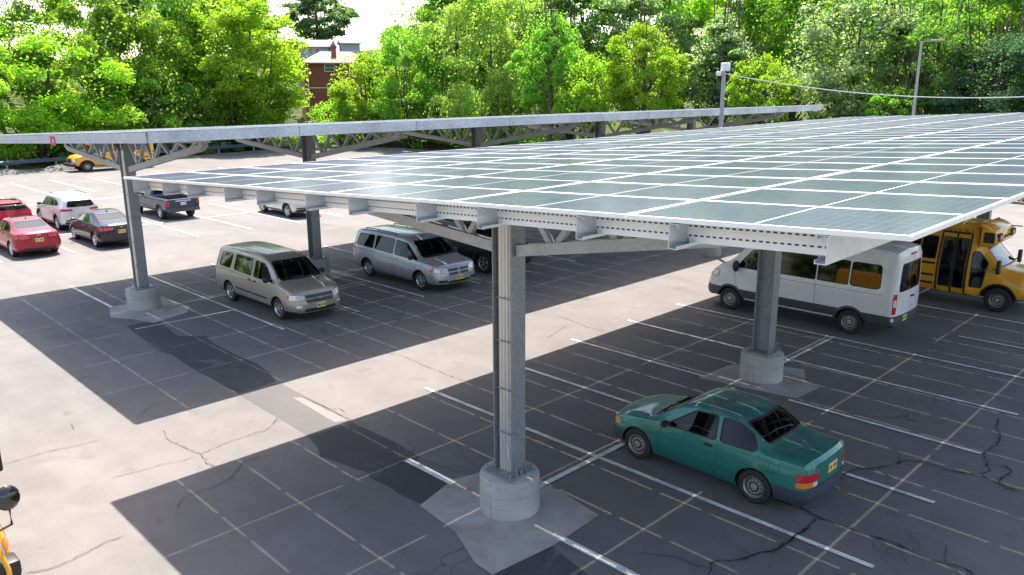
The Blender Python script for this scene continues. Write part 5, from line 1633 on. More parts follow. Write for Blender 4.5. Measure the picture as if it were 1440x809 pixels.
def silver_van():
    c = Car('minivan', 'silver minivan with cross-bar grille and black roof rails, parked in the shade', 'minivan')
    c.axle_z = .34
    c.skin([(-2.58,.50,.64,.64,.82,.72,.78,.76,.70,.01), (-2.54,.34,.78,.64,.93,1.06,.88,1.48,.64,.02), (-2.46,.28,.84,.64,.965,1.08,.90,1.62,.68,.02), (-2.1,.25,.86,.64,.975,1.08,.91,1.70,.70,.03),
            (-.9,.22,.86,.64,.975,1.05,.91,1.725,.70,.04), (.4,.22,.86,.64,.975,1.02,.91,1.70,.69,.04), (.75,.22,.86,.64,.975,1.0,.905,1.63,.68,.04),
            (1.62,.24,.86,.62,.975,.99,.89,1.10,.78,.03), (1.74,.24,.86,.62,.975,.98,.88,1.06,.78,.04), (2.25,.26,.84,.60,.965,.93,.87,.99,.76,.05), (2.43,.28,.80,.58,.93,.89,.84,.945,.72,.04),
            (2.53,.30,.72,.54,.86,.68,.78,.74,.66,.02), (2.57,.38,.62,.5,.76,.56,.68,.60,.58,.01)], bow_f=.20, bow_r=.12)
    bisect(c, [((0,0,.30),(0,0,1))])
    van_common(c, [[(-2.26,1.14),(-2.14,1.55),(-1.22,1.58),(-1.22,1.11)], [(-1.12,1.11),(-1.10,1.59),(-.02,1.58),(-.02,1.07)], [(.08,1.07),(.08,1.57),(.68,1.52),(1.34,1.08),(1.34,1.03)]],
               [(-.76,1.13),(.76,1.13),(.62,1.60),(-.62,1.60)], [(-.70,1.12),(.70,1.12),(.58,1.55),(-.58,1.55)], 1.72)
    c.finish(MAT['silver_paint'], [(1.54, .40), (-1.54, .40)], cabin=(-2.38, 1.50, .42))
    c.wheels4(1.54, -1.54, 1.80, .34, .20, MAT['chrome'], '9', .22)
    c.lines([[(1.36,1.03),(1.28,.72),(1.08,.32)], [(.03,1.58),(.03,.9),(.02,.32)], [(-1.17,1.58),(-1.2,.95),(-1.14,.70)], [(.02,.32),(1.08,.32)], [(.02,.32),(-1.08,.32)]], .009)
    c.lines([[(1.05,.38),(-1.05,.38)]], .035, 'sill_moulding', MAT['silver_paint'], off=.012)
    c.lines([[(-.03,1.0),(-2.36,1.02)]], .012, 'slide_rail')
    c.handle([.20, -.14], .92, MAT['silver_paint'], w=.16)
    c.mirror(1.18, .90, 1.12, MAT['black'], (.08, .11, .09))
    headlight(c, [(2.22,.88,.72),(2.26,.84,.89),(2.48,.48,.87),(2.52,.48,.72)])
    corner(c, 'indicator', True, [(2.10,.95,.73),(2.13,.92,.86),(2.26,.85,.87),(2.25,.87,.73)], MAT['amber_lens'])
    corner(c, 'tail_light', False, [(-2.36,.92,.95),(-2.32,.89,1.20),(-2.55,.70,1.20),(-2.57,.74,.95)], MAT['red_lens'])
    for y0, y1 in ((-.44,-.035), (.035,.44)):
        for z0, z1 in ((.615,.70), (.735,.82)):
            c.patch('grille', 'F', rpoly([(y0,z0),(y1,z0),(y1,z1),(y0,z1)], .02), MAT['bumper_blue'])
    c.patch('lower_intake', 'F', rpoly([(-.50,.34),(.50,.34),(.46,.42),(-.46,.42)], .03), MAT['black'])
    corner(c, 'fog_recess', True, [(2.34,.74,.38),(2.34,.74,.46),(2.50,.48,.46),(2.50,.48,.38)], MAT['black'])
    c.plate('F', .50, .0)
    for sy in (1, -1):
        mb = MB()
        pts = [c.proj('T', x, sy * .63, .05) for x in np.linspace(-1.9, -.1, 8)]
        mb.tube(pts, .018, 8)
        for i in (0, 3, 7): mb.tube([pts[i], pts[i] - Vector((0, 0, .06))], .02, 6)
        mb.build('roof_rail', MAT['black'], c.root, True)
    mb = MB()
    for y in (-.48,-.24,.24,.48): c.strip(mb, 'T', [(-2.0,y),(.3,y)], .018, .006)
    mb.build('roof_rib', MAT['silver_paint'], c.root)
    wipers(c, [((.1,1.135),(.64,1.16)), ((-.5,1.135),(0,1.16))])
    c.seats([(.55,.42,.60), (.55,-.42,.60), (-.5,.42,.60), (-.5,-.42,.60), (-1.5,.3,.60), (-1.5,-.3,.60)])
    mb = MB(); mb.box((1.05,-.80,.82),(1.44,.80,1.02)); bevel_obj(mb.build('dashboard', MAT['cabin'], c.root), .05)
    c.put(-14.05, 9.32, 0)

def suv_stations(L, h, w, belt, hood):
    """generic tall estate shape, axles at +-1.38"""
    f, r_ = L * .5, -L * .5 + .02
    return [(r_,.50,w-.22,.66,w-.12,.74,w-.16,.80,w-.2,.01), (r_+.05,.38,w-.14,.68,w-.03,belt,w-.10,belt+.28,w-.30,.02), (r_+.20,.30,w-.10,.68,w-.005,belt+.02,w-.07,h-.16,w-.28,.03), (r_+.55,.27,w-.09,.68,w,belt+.01,w-.06,h-.04,w-.26,.03),
            (-.4,.25,w-.09,.66,w,belt-.01,w-.055,h,w-.25,.04), (.25,.25,w-.09,.66,w,belt-.03,w-.055,h-.02,w-.25,.04), (.50,.25,w-.09,.66,w,belt-.04,w-.06,h-.09,w-.26,.04),
            (1.22,.26,w-.09,.64,w,belt-.05,w-.08,hood+.10,w-.17,.03), (1.34,.26,w-.09,.64,w,belt-.06,w-.08,hood+.05,w-.18,.03), (f-.30,.28,w-.12,.60,w-.03,hood-.10,w-.12,hood-.02,w-.22,.04),
            (f-.12,.30,w-.18,.56,w-.08,hood-.22,w-.18,hood-.14,w-.28,.03), (f-.04,.34,w-.26,.52,w-.16,.62,w-.26,.66,w-.32,.02), (f,.42,w-.34,.50,w-.26,.54,w-.34,.58,w-.38,.01)]

def black_suv():
    c = Car('sport_utility_vehicle', 'black sport utility vehicle with alloy wheels, half hidden behind the near canopy post', 'car')
    c.axle_z = .39
    c.skin(suv_stations(4.9, 1.82, .97, 1.18, 1.10), bow_f=.16, bow_r=.12)
    c.window([(-1.98,1.27),(-1.75,1.62),(-1.12,1.66),(-1.10,1.25)], 'S', 'window', MAT['glass_dark'])
    c.window([(-1.00,1.24),(-1.0,1.67),(-.20,1.68),(-.20,1.21)], 'S', 'window', MAT['glass_dark'])
    c.window([(-.08,1.21),(-.08,1.67),(.36,1.63),(.92,1.22),(.92,1.18)], 'S', 'window', MAT['glass_dark'])
    c.window([(-.74,1.27),(.74,1.27),(.62,1.70),(-.62,1.70)], 'F', 'windscreen', MAT['glass'])
    c.window([(-.70,1.25),(.70,1.25),(.60,1.6),(-.60,1.6)], 'B', 'rear_window', MAT['glass_dark'])
    c.finish(MAT['black_paint'], [(1.42, .45), (-1.42, .45)], cabin=(-2.2, 1.15, .5))
    c.wheels4(1.42, -1.42, 1.84, .39, .24, MAT['rim_steel'], '5', .26)
    arch_ring(c, 1.42, .45, .06, MAT['black']); arch_ring(c, -1.42, .45, .06, MAT['black'])
    c.lines([[(.95,1.18),(.95,.8),(.85,.36)], [(-.14,1.66),(-.14,.36)], [(-1.04,1.6),(-1.06,.9)]], .009)
    c.handle([.05, -.95], 1.06, MAT['chrome'])
    c.mirror(.82, .90, 1.28, MAT['black_paint'], (.09, .12, .1))
    headlight(c, [(2.12,.82,.80),(2.14,.80,.97),(2.34,.50,.94),(2.36,.50,.80)])
    c.patch('grille', 'F', rpoly([(-.45,.70),(.45,.70),(.42,.88),(-.42,.88)], .03), MAT['darkgrey'])
    for sy in (1, -1):
        mb = MB(); pts = [c.proj('T', x, sy * .66, .05) for x in np.linspace(-1.8, .2, 8)]
        mb.tube(pts, .02, 8)
        for i in (0, 4, 7): mb.tube([pts[i], pts[i] - Vector((0, 0, .06))], .02, 6)
        mb.build('roof_rail', MAT['chrome'], c.root, True)
    c.put(-14.27, 12.62, 0)

def transit():
    c = Car('passenger_van', 'white high-roofed passenger van with dark window band and dark lower panels', 'van')
    c.axle_z = .35
    c.skin([(-3.10,.55,.80,.7,.95,.8,.95,.9,.9,.01), (-3.07,.42,.90,.75,1.0,1.30,.985,2.30,.80,.03), (-2.99,.38,.92,.75,1.03,1.32,1.01,2.45,.84,.03), (-2.5,.36,.92,.75,1.03,1.34,1.02,2.50,.86,.04),
            (.55,.36,.92,.75,1.03,1.34,1.02,2.50,.86,.04), (.95,.36,.92,.75,1.03,1.33,1.01,2.44,.85,.04), (1.28,.36,.92,.75,1.03,1.32,1.0,2.24,.83,.04),
            (2.00,.38,.92,.75,1.02,1.30,.98,1.53,.88,.03), (2.14,.38,.91,.75,1.02,1.26,.97,1.45,.86,.04), (2.55,.36,.88,.70,1.0,1.10,.92,1.25,.78,.05), (2.76,.36,.82,.65,.96,.97,.86,1.08,.72,.04),
            (2.87,.38,.74,.60,.88,.80,.78,.86,.66,.02), (2.92,.45,.66,.58,.80,.66,.70,.70,.60,.01)], bow_f=.30, bow_r=.10, bow_len=.8)
    bisect(c, [((0,0,.46),(0,0,1)), ((0,0,.72),(0,0,1)), ((2.42,0,0),(1,0,0)), ((-2.36,0,0),(1,0,0))])
    c.window([(1.72,1.40),(1.24,1.98),(.66,2.04),(.66,1.40)], 'S', 'window', MAT['glass'], .07)
    c.window([(.46,1.42),(.46,2.07),(-.80,2.08),(-.80,1.42)], 'S', 'window', MAT['glass_dark'], .04)
    c.window([(-.86,1.42),(-.86,2.08),(-1.74,2.08),(-1.74,1.42)], 'S', 'window', MAT['glass_dark'], .04)
    c.window([(-1.80,1.42),(-1.80,2.08),(-2.60,2.08),(-2.62,1.46),(-2.50,1.42)], 'S', 'window', MAT['glass_dark'], .10)
    c.window([(-.86,1.56),(.86,1.56),(.74,2.22),(-.74,2.22)], 'F', 'windscreen', MAT['glass'], .08)
    c.window([(-.76,1.38),(.76,1.38),(.68,2.14),(-.68,2.14)], 'B', 'rear_window', MAT['glass_dark'], .10)
    def pf(p, n):
        if p.x < -2.36 and p.z < .72: return 3
        if p.x > 2.42 and p.z < .72: return 3
        if .46 < p.z < .72: return 3
        return 0
    c.finish(MAT['white_paint'], [(1.875, .42), (-1.875, .42)], cabin=(-2.9, 1.85, .60), extra_mats=[MAT['darkgrey']], paint=pf)
    c.wheels4(1.875, -1.875, 1.96, .355, .22, MAT['rim_steel'], 'holes', .215)
    for x in (1.875, -1.875): arch_ring(c, x, .42, .07, MAT['darkgrey'])
    c.lines([[(1.78,1.36),(1.70,.9),(1.42,.40)], [(.58,2.1),(.56,.40)], [(-.83,1.40),(-.83,.42)], [(.58,1.28),(-2.7,1.28)]], .010)
    c.lines([[(-2.90,1.14),(-1.2,1.10),(.5,1.02)]], .006, 'body_crease', MAT['bright_white'])
    c.lines([[(0,2.3),(0,.75)]], .012, 'door_gap', sides=('B',))
    c.handle([.80], 1.18, MAT['black'], ('L', 'Rt'))
    c.mirror(1.66, .99, 1.45, MAT['black'], (.10, .12, .19))
    corner(c, 'tail_light', False, [(-2.98,.99,.78),(-2.98,.99,1.34),(-3.07,.86,1.34),(-3.07,.88,.78)], MAT['red_lens'])
    corner(c, 'reverse_lamp', False, [(-3.0,.98,.98),(-3.0,.98,1.18),(-3.06,.885,1.18),(-3.06,.89,.98)], MAT['clear_lens'], off=.009)
    headlight(c, [(2.36,.95,1.0),(2.30,.94,1.22),(2.62,.66,1.16),(2.72,.70,.98)])
    corner(c, 'indicator', True, [(2.30,.96,1.02),(2.26,.95,1.20),(2.38,.88,1.20),(2.42,.90,1.0)], MAT['amber_lens'])
    c.patch('grille', 'F', rpoly([(-.5,.76),(.5,.76),(.45,.98),(-.45,.98)], .04), MAT['darkgrey'])
    mb = MB(); p = c.proj('B', 0, 2.36, 0); mb.box((p.x - .03, -.17, 2.34), (p.x + .02, .17, 2.39)); mb.build('brake_lamp', MAT['red_lens'], c.root)
    mb = MB(); p = c.proj('B', -.1, 1.16, 0); mb.box((p.x - .04, -.20, 1.14), (p.x + .02, -.02, 1.18)); mb.build('door_handle', MAT['black'], c.root)
    c.plate('B', .60, .30)
    mb = MB(); p = c.proj('BL', AX['BL'][0]*-3.0 + AX['BL'][1]*.97, .62, .004); mb.ellipsoid(p, (.05,.05,.06), 10); mb.build('sticker', MAT['bright_white'], c.root)
    spots = [(1.0,.48,.85), (1.0,-.48,.85)] + [(x, y, .85) for x in (-.2,-1.1,-2.0) for y in (.5,-.05,-.55)]
    c.seats(spots, MAT['seat'], .65, .46)
    mb = MB(); mb.box((1.45,-.85,1.05),(1.82,.85,1.32)); bevel_obj(mb.build('dashboard', MAT['cabin'], c.root), .06)
    c.put(-1.72, 14.60, math.pi)

def text_mesh(name, body, size, mat, parent, m, depth=.004):
    cu = bpy.data.curves.new(name, 'FONT'); cu.body = body; cu.size = size; cu.extrude = depth; cu.align_x = 'CENTER'; cu.align_y = 'CENTER'
    o = bpy.data.objects.new(name, cu); TMP.collection.objects.link(o)
    dg = bench()
    me = bpy.data.meshes.new_from_object(o.evaluated_get(dg), depsgraph=dg)
    bpy.data.objects.remove(o); bpy.data.curves.remove(cu)
    me.materials.clear(); me.materials.append(mat)
    me.transform(m)
    o = bpy.data.objects.new(name, me); o.parent = parent; COL.objects.link(o)
    return o

def school_bus(label, x, y, heading, near=True, nose_mirrors=False):
    c = Car('school_bus', label, 'school bus', 'yellow school buses')
    c.axle_z = .385
    c.skin([(-3.0,.50,.90,.80,1.0,1.2,1.0,2.25,.80,.03), (-2.96,.42,1.0,.85,1.08,1.35,1.06,2.50,.78,.05), (-2.8,.40,1.02,.85,1.12,1.38,1.10,2.60,.80,.06), (.86,.40,1.02,.85,1.12,1.38,1.10,2.60,.80,.06),
            (1.00,.40,1.0,.85,1.09,1.37,1.06,2.58,.80,.06), (1.06,.40,.95,.82,1.03,1.35,1.0,2.54,.78,.05), (1.14,.40,.94,.8,1.01,1.34,.98,2.0,.77,.04),
            (1.24,.40,.94,.8,1.0,1.32,.97,1.90,.76,.04), (1.72,.42,.92,.78,1.0,1.24,.95,1.38,.82,.04), (1.86,.42,.92,.78,1.0,1.19,.93,1.29,.80,.05), (2.42,.45,.88,.75,.98,1.09,.89,1.18,.72,.06),
            (2.56,.48,.82,.72,.93,1.0,.83,1.06,.68,.04), (2.63,.54,.74,.7,.84,.88,.76,.92,.62,.02)], bow_f=.20, bow_r=.10)
    if near:
        for k in range(5):
            x0 = -2.66 + k * .52
            c.window([(x0,1.44),(x0,2.14),(x0+.46,2.14),(x0+.46,1.44)], 'S' if k < 5 else 'L', 'window', MAT['glass_dark'], .05, .03)
        c.window([(.02,1.44),(.02,2.14),(.80,2.14),(.80,1.44)], 'L', 'window', MAT['glass_dark'], .05)
        for x0, x1 in ((.05,.37), (.46,.76)):
            c.window([(x0,.62),(x0,2.16),(x1,2.16),(x1,.62)], 'Rt', 'door_glass', MAT['glass'], .03, .035)
        c.window([(.95,.70),(.93,1.80),(1.06,1.82),(1.36,1.48),(1.27,.70)], 'Rt', 'window', MAT['glass'], .05, .03)
        c.window([(.95,1.38),(.93,1.80),(1.06,1.82),(1.40,1.40)], 'L', 'window', MAT['glass'], .05, .03)
        c.window([(-.78,1.40),(.78,1.40),(.70,1.92),(-.70,1.92)], 'F', 'windscreen', MAT['glass'], .06, .03)
        c.finish(MAT['busyellow'], [(1.75, .47), (-1.75, .47)], cabin=(-2.85, 1.62, .62))
    else:
        c.finish(MAT['busyellow'], [(1.75, .47), (-1.75, .47)])
        for k in range(7):
            x0 = -2.66 + k * .52
            c.both('window', rpoly([(x0,1.44),(x0,2.14),(x0+.46,2.14),(x0+.46,1.44)], .05), MAT['glass_far'], .004, None, .2)
        c.both('window', rpoly([(.98,1.38),(.97,1.80),(1.08,1.82),(1.40,1.40)], .05), MAT['glass_far'], .004, None, .2)
        c.patch('windscreen', 'F', rpoly([(-.78,1.40),(.78,1.40),(.70,1.92),(-.70,1.92)], .06), MAT['glass_far'])
    c.wheels4(1.75, -1.75, 2.0, .385, .24, MAT['rim_steel'], 'holes', .22)
    for xx in (1.75, -1.75): arch_ring(c, xx, .47, .05, MAT['black'])
    for ln in ([(-2.95,.92),(-.10,.92)], [(-2.95,.66),(-2.3,.66)], [(-1.2,.66),(-.10,.66)], [(-2.95,1.30),(-.10,1.30)]):
        for sd_ in ('L', 'Rt'): c.lines([ln], .07, 'rub_rail', MAT['black'], (sd_,), off=.014)
    c.lines([[(-.02,.42),(-.02,2.32),(.82,2.32),(.82,.42)], [(.415,.44),(.415,2.30)]], .06, 'door_frame', MAT['black'], ('Rt',), .010)
    # roof cap over the windscreen, with warning lamps
    mb = MB()
    prof = rpoly([(.98,1.97),(1.34,1.99),(1.50,2.07),(1.54,2.26),(1.44,2.50),(1.20,2.62),(.98,2.66)], .06, 3)
    mb.prism(prof, -1.0, 1.0, 0, Matrix(((1,0,0,0),(0,0,1,0),(0,1,0,0),(0,0,0,1))))
    cap = bevel_obj(mb.build('roof_cap', MAT['busyellow'], c.root), .09, 3)
    for sy in (1, -1):
        mb = MB(); mb.box((1.16, min(sy*.985, sy*1.02), 2.12), (1.46, max(sy*.985, sy*1.02), 2.44)); bevel_obj(mb.build('lamp_board', MAT['black'], cap), .015, 1)
        mb = MB(); mb.box((1.46, min(sy*.52, sy*.92), 2.18), (1.565, max(sy*.52, sy*.92), 2.40)); bevel_obj(mb.build('lamp_board', MAT['black'], cap), .015, 1)
    for sy in (1, -1):
        for k, mm in ((.62, 'amber_lens'), (.82, 'red_lens')):
            mb = MB(); mb.lathe([(.075, 0), (.06, .02), (0, .025)], 14, 'Z', 0, Matrix.Translation((1.566, sy*k, 2.29)) @ Matrix.Rotation(R(90), 4, 'Y'))
            mb.build('warning_lamp', MAT[mm], cap, True)
    F_ = lambda p: Matrix.Translation(p) @ Matrix.Rotation(R(90), 4, 'Z') @ Matrix.Rotation(R(90), 4, 'X')
    text_mesh('lettering', 'SCHOOL BUS', .13, MAT['black'], cap, F_((1.55, 0, 2.25)))
    for sy, rot in ((-1, 0), (1, 180)):
        text_mesh('lettering', 'SCHOOL BUS', .16, MAT['black'], c.root, Matrix.Translation((.42, sy*1.075, 2.42)) @ Matrix.Rotation(R(rot), 4, 'Z') @ Matrix.Rotation(R(83), 4, 'X'))
    # nose
    mb = MB(); mb.box((2.50,-.98,.42),(2.78,.98,.66)); bevel_obj(mb.build('front_bumper', MAT['black'], c.root), .04, 2)
    c.patch('grille', 'F', rpoly([(-.48,.72),(.48,.72),(.46,1.0),(-.46,1.0)], .04), MAT['black'])
    headlight(c, [(2.42,.82,.76),(2.42,.80,.98),(2.58,.55,.98),(2.60,.55,.76)])
    corner(c, 'indicator', True, [(2.34,.92,.80),(2.34,.90,.94),(2.44,.82,.94),(2.44,.82,.80)], MAT['amber_lens'])
    for sy in (1, -1):
        mx = .80 if nose_mirrors else 1.67
        mb = MB(); mb.tube([(mx - .12, sy*.98, 1.32), (mx + .03, sy*1.18, 1.40), (mx + .05, sy*1.20, 1.62)], .02, 6); mb.build('mirror_arm', MAT['black'], c.root, True)
        mb = MB(); mb.box((mx, min(sy*1.10, sy*1.32), 1.24),(mx + .10, max(sy*1.10, sy*1.32), 1.66)); bevel_obj(mb.build('side_mirror', MAT['black'], c.root), .03, 2)
    if near and not nose_mirrors:
        spots = [(.3,.55,.95)] + [(xx, yy, .9) for xx in (-.5,-1.3,-2.1) for yy in (.55,-.55)]
        c.seats(spots, MAT['seat'], .7, .8)
        mb = MB(); mb.box((.40,-.95,.40),(.80,-.50,.60)); mb.box((.05,-.95,.40),(.36,-.5,.48)); mb.build('entry_step', MAT['gold'], c.root)
        mb = MB(); mb.tube([(.62,-.92,.9),(.60,-.90,1.5),(.64,-.80,1.95)], .018, 6); mb.build('grab_rail', MAT['chrome'], c.root)
        mb = MB(); mb.box((1.2,-.80,1.0),(1.58,.80,1.28)); bevel_obj(mb.build('dashboard', MAT['cabin'], c.root), .05)
        mb = MB(); mb.box((.96,-.92,.66),(1.24,-.70,.86)); mb.ellipsoid((1.10,-.82,.90),(.13,.10,.09), 10); mb.build('white_bag', MAT['bright_white'], c.root)
        mb = MB(); mb.bar((1.50,.55,2.50),(1.80,.62,2.50),.03,.03); mb.build('aerial', MAT['black'], c.root)
    if nose_mirrors:
        for sy in (1, -1):
            mb = MB()
            mb.tube([(2.40, sy*.74, 1.12), (2.72, sy*.84, 1.22), (3.02, sy*.92, 1.40), (3.03, sy*.92, 1.62)], .016, 8)
            mb.build('mirror_arm', MAT['black'], c.root, True)
            mb = MB(); mb.ellipsoid((3.0, sy*.92, 1.76), (.10, .15, .17), 16)
            hd = mb.build('cross_view_mirror', MAT['black_gloss'], c.root, True)
            mb = MB(); mb.ellipsoid((2.93, sy*.92, 1.76), (.06, .13, .15), 14); mb.build('mirror_back', MAT['busyellow'], hd, True)
        mb = MB()
        mb.tube([(2.55,.66,1.05), (2.80,.74,1.12), (3.02,.80,.80), (3.04,.80,.62)], .032, 8)
        arm = mb.build('crossing_gate', MAT['busyellow'], c.root, True)
        mb = MB(); mb.tube([(3.04,.80,.66), (3.05,.80,.48)], .036, 8); mb.build('gate_tip', MAT['bumper_blue'], arm, True)
        mb = MB(); mb.box((2.66,.62,.62),(2.98,.96,.86)); bevel_obj(mb.build('lamp_box', MAT['black'], c.root), .05, 2)
        mb = MB(); mb.tube([(2.6,.70,.5),(2.95,.80,.20)], .02, 6); mb.tube([(2.7,.86,.55),(2.98,.92,.25)], .014, 6); mb.build('bumper_stay', MAT['black'], c.root, True)
    c.put(x, y, heading)
    return c

def sedan_stations(L=4.75, w=.92, h=1.46, fast=True):
    f, r_ = L * .5, -L * .5
    return [(r_,.48,w-.30,.58,w-.20,.66,w-.22,.70,w-.26,.01), (r_+.04,.32,w-.20,.60,w-.10,.90,w-.20,.98,w-.30,.02), (r_+.14,.26,w-.14,.62,w-.04,.98,w-.15,1.05,w-.28,.02), (r_+.42,.23,w-.11,.62,w,.99,w-.11,1.08,w-.26,.02),
            (-1.62,.21,w-.10,.62,w,.985,w-.10,1.14,w-.25,.03), (-.78,.20,w-.10,.60,w,.97,w-.09,h-.06,w-.33,.03), (-.35,.20,w-.10,.60,w,.96,w-.085,h,w-.33,.03), (.12,.20,w-.10,.60,w,.95,w-.085,h-.015,w-.325,.03), (.42,.20,w-.10,.60,w,.94,w-.09,h-.09,w-.32,.03),
            (1.15,.21,w-.10,.60,w,.91,w-.10,1.0,w-.22,.02), (1.28,.21,w-.10,.58,w,.89,w-.10,.955,w-.22,.03), (f-.42,.22,w-.13,.54,w-.03,.78,w-.16,.84,w-.26,.04), (f-.16,.24,w-.20,.50,w-.10,.66,w-.24,.70,w-.32,.03), (f-.05,.28,w-.30,.46,w-.20,.54,w-.30,.57,w-.38,.02), (f,.36,w-.40,.44,w-.32,.48,w-.40,.50,w-.44,.01)]

def far_sedan(label, paint, x, y, roof_dark=False, near=False, plate=True, lamps='red_lens', name='sedan'):
    c = Car(name, label, 'car')
    c.axle_z = .33
    c.skin(sedan_stations(), bow_f=.26, bow_r=.20, bow_len=.8)
    c.window([(1.02,.985),(.36,1.33),(-.28,1.37),(-.30,1.0)], 'S', r=.06)
    c.window([(-.40,1.005),(-.38,1.37),(-.74,1.34),(-1.30,1.10),(-1.26,1.02)], 'S', r=.06)
    c.window([(-.70,1.02),(.70,1.02),(.57,1.38),(-.57,1.38)], 'F', 'windscreen', r=.07)
    c.window([(-.62,1.16),(.62,1.16),(.53,1.39),(-.53,1.39)], 'B', 'rear_window', MAT['glass_far'], r=.07)
    c.finish(paint, [(1.40, .385), (-1.40, .385)], cabin=(-1.45, 1.02, .40))
    c.wheels4(1.40, -1.40, 1.72, .335, .21, MAT['chrome'], '5', .235)
    c.lines([[(1.05,.93),(1.05,.6),(.95,.28)], [(-.35,1.0),(-.36,.28)], [(-1.28,1.0),(-1.02,.72),(-1.0,.55)], [(.95,.27),(-1.0,.27)]], .010)
    c.handle([-.22, -1.05], .88, paint)
    c.mirror(.92, .83, 1.02, paint, (.085, .11, .07))
    corner(c, 'tail_light', False, [(-2.05,.86,.80),(-2.02,.84,.93),(-2.34,.34,.95),(-2.36,.34,.82)], MAT[lamps])
    headlight(c, [(1.95,.84,.64),(1.92,.82,.74),(2.24,.46,.69),(2.26,.46,.60)])
    c.patch('rear_valance', 'B', rpoly([(-.62,.30),(.62,.30),(.60,.42),(-.60,.42)], .03), MAT['black'])
    if plate: c.plate('B', .74, 0)
    mb = MB(); p = c.proj('B', 0, .935, .006); mb.box((p.x - .012, -.07, .915), (p.x + .004, .07, .955)); mb.build('badge', MAT['gold'], c.root)
    mb = MB(); p = c.proj('T', -.70, 0, 0); mb.prism([(-.09,0),(.05,0),(-.07,.06)], -.012, .012, 0, Matrix.Translation(p) @ Matrix(((1,0,0,0),(0,0,1,0),(0,1,0,0),(0,0,0,1)))); mb.build('roof_aerial', MAT['black'], c.root)
    if roof_dark: c.patch('sunroof', 'T', rpoly([(-.42,-.42),(.20,-.42),(.20,.42),(-.42,.42)], .05), MAT['glass_far'])
    c.seats([(.25,.38,.5), (.25,-.38,.5), (-.75,.3,.5), (-.75,-.3,.5)], None, .5, .5)
    c.put(x, y, math.pi)

def far_suv(name, label, paint, x, y, L=4.75, h=1.68, white_roof=False):
    c = Car(name, label, 'car')
    c.axle_z = .37
    c.skin(suv_stations(L, h, .93, 1.10, 1.04), bow_f=.24, bow_r=.22, bow_len=.8)
    c.window([(.92,1.13),(.36,1.50),(-.18,1.55),(-.20,1.16)], 'S', r=.06)
    c.window([(-.28,1.17),(-.27,1.55),(-.98,1.52),(-1.02,1.20)], 'S', r=.06)
    c.window([(-1.10,1.21),(-1.06,1.51),(-1.44,1.44),(-1.66,1.27)], 'S', 'window', MAT['glass_dark'], r=.05)
    c.window([(-.72,1.17),(.72,1.17),(.58,1.55),(-.58,1.55)], 'F', 'windscreen', r=.07)
    c.window([(-.62,1.20),(.62,1.20),(.54,1.50),(-.54,1.50)], 'B', 'rear_window', MAT['glass_dark'], r=.07)
    c.finish(paint, [(1.38, .43), (-1.38, .43)], cabin=(-L*.5+.3, 1.05, .45))
    c.wheels4(1.38, -1.38, 1.76, .37, .23, MAT['chrome'], '5', .25)
    for xx in (1.38, -1.38): arch_ring(c, xx, .43, .05, MAT['black'])
    c.lines([[(.98,1.08),(.98,.7),(.88,.34)], [(-.24,1.16),(-.26,.34)], [(-1.06,1.2),(-1.02,.8)], [(.88,.34),(-1.0,.34)]], .010)
    c.lines([[(.92,.36),(-.92,.36)]], .09, 'sill_trim', MAT['black'], off=.006)
    c.handle([-.12, -.92], 1.0, paint)
    c.mirror(.84, .86, 1.16, MAT['black'], (.085, .11, .08))
    corner(c, 'tail_light', False, [(-L*.5+.34,.86,1.0),(-L*.5+.36,.83,1.13),(-L*.5+.05,.40,1.10),(-L*.5+.04,.42,1.0)], MAT['red_lens'])
    headlight(c, [(L*.5-.40,.82,.78),(L*.5-.42,.80,.90),(L*.5-.12,.46,.84),(L*.5-.10,.46,.76)])
    c.patch('rear_bumper', 'B', rpoly([(-.74,.36),(.74,.36),(.72,.58),(-.72,.58)], .04), MAT['black'])
    c.plate('B', .80, 0)
    for sy in (1, -1):
        mb = MB(); pts = [c.proj('T', xx, sy * .60, .04) for xx in np.linspace(-1.5, .2, 8)]
        mb.tube(pts, .016, 6); mb.build('roof_rail', MAT['black'], c.root, True)
    mb = MB(); p = c.proj('T', -1.6, 0, .01); mb.box((p.x-.14,-.58,p.z-.04),(p.x+.16,.58,p.z+.0)); bevel_obj(mb.build('tailgate_spoiler', paint, c.root), .018, 2)
    c.seats([(.25,.38,.55), (.25,-.38,.55), (-.75,.3,.55), (-.75,-.3,.55)], None, .55, .5)
    c.put(x, y, math.pi)

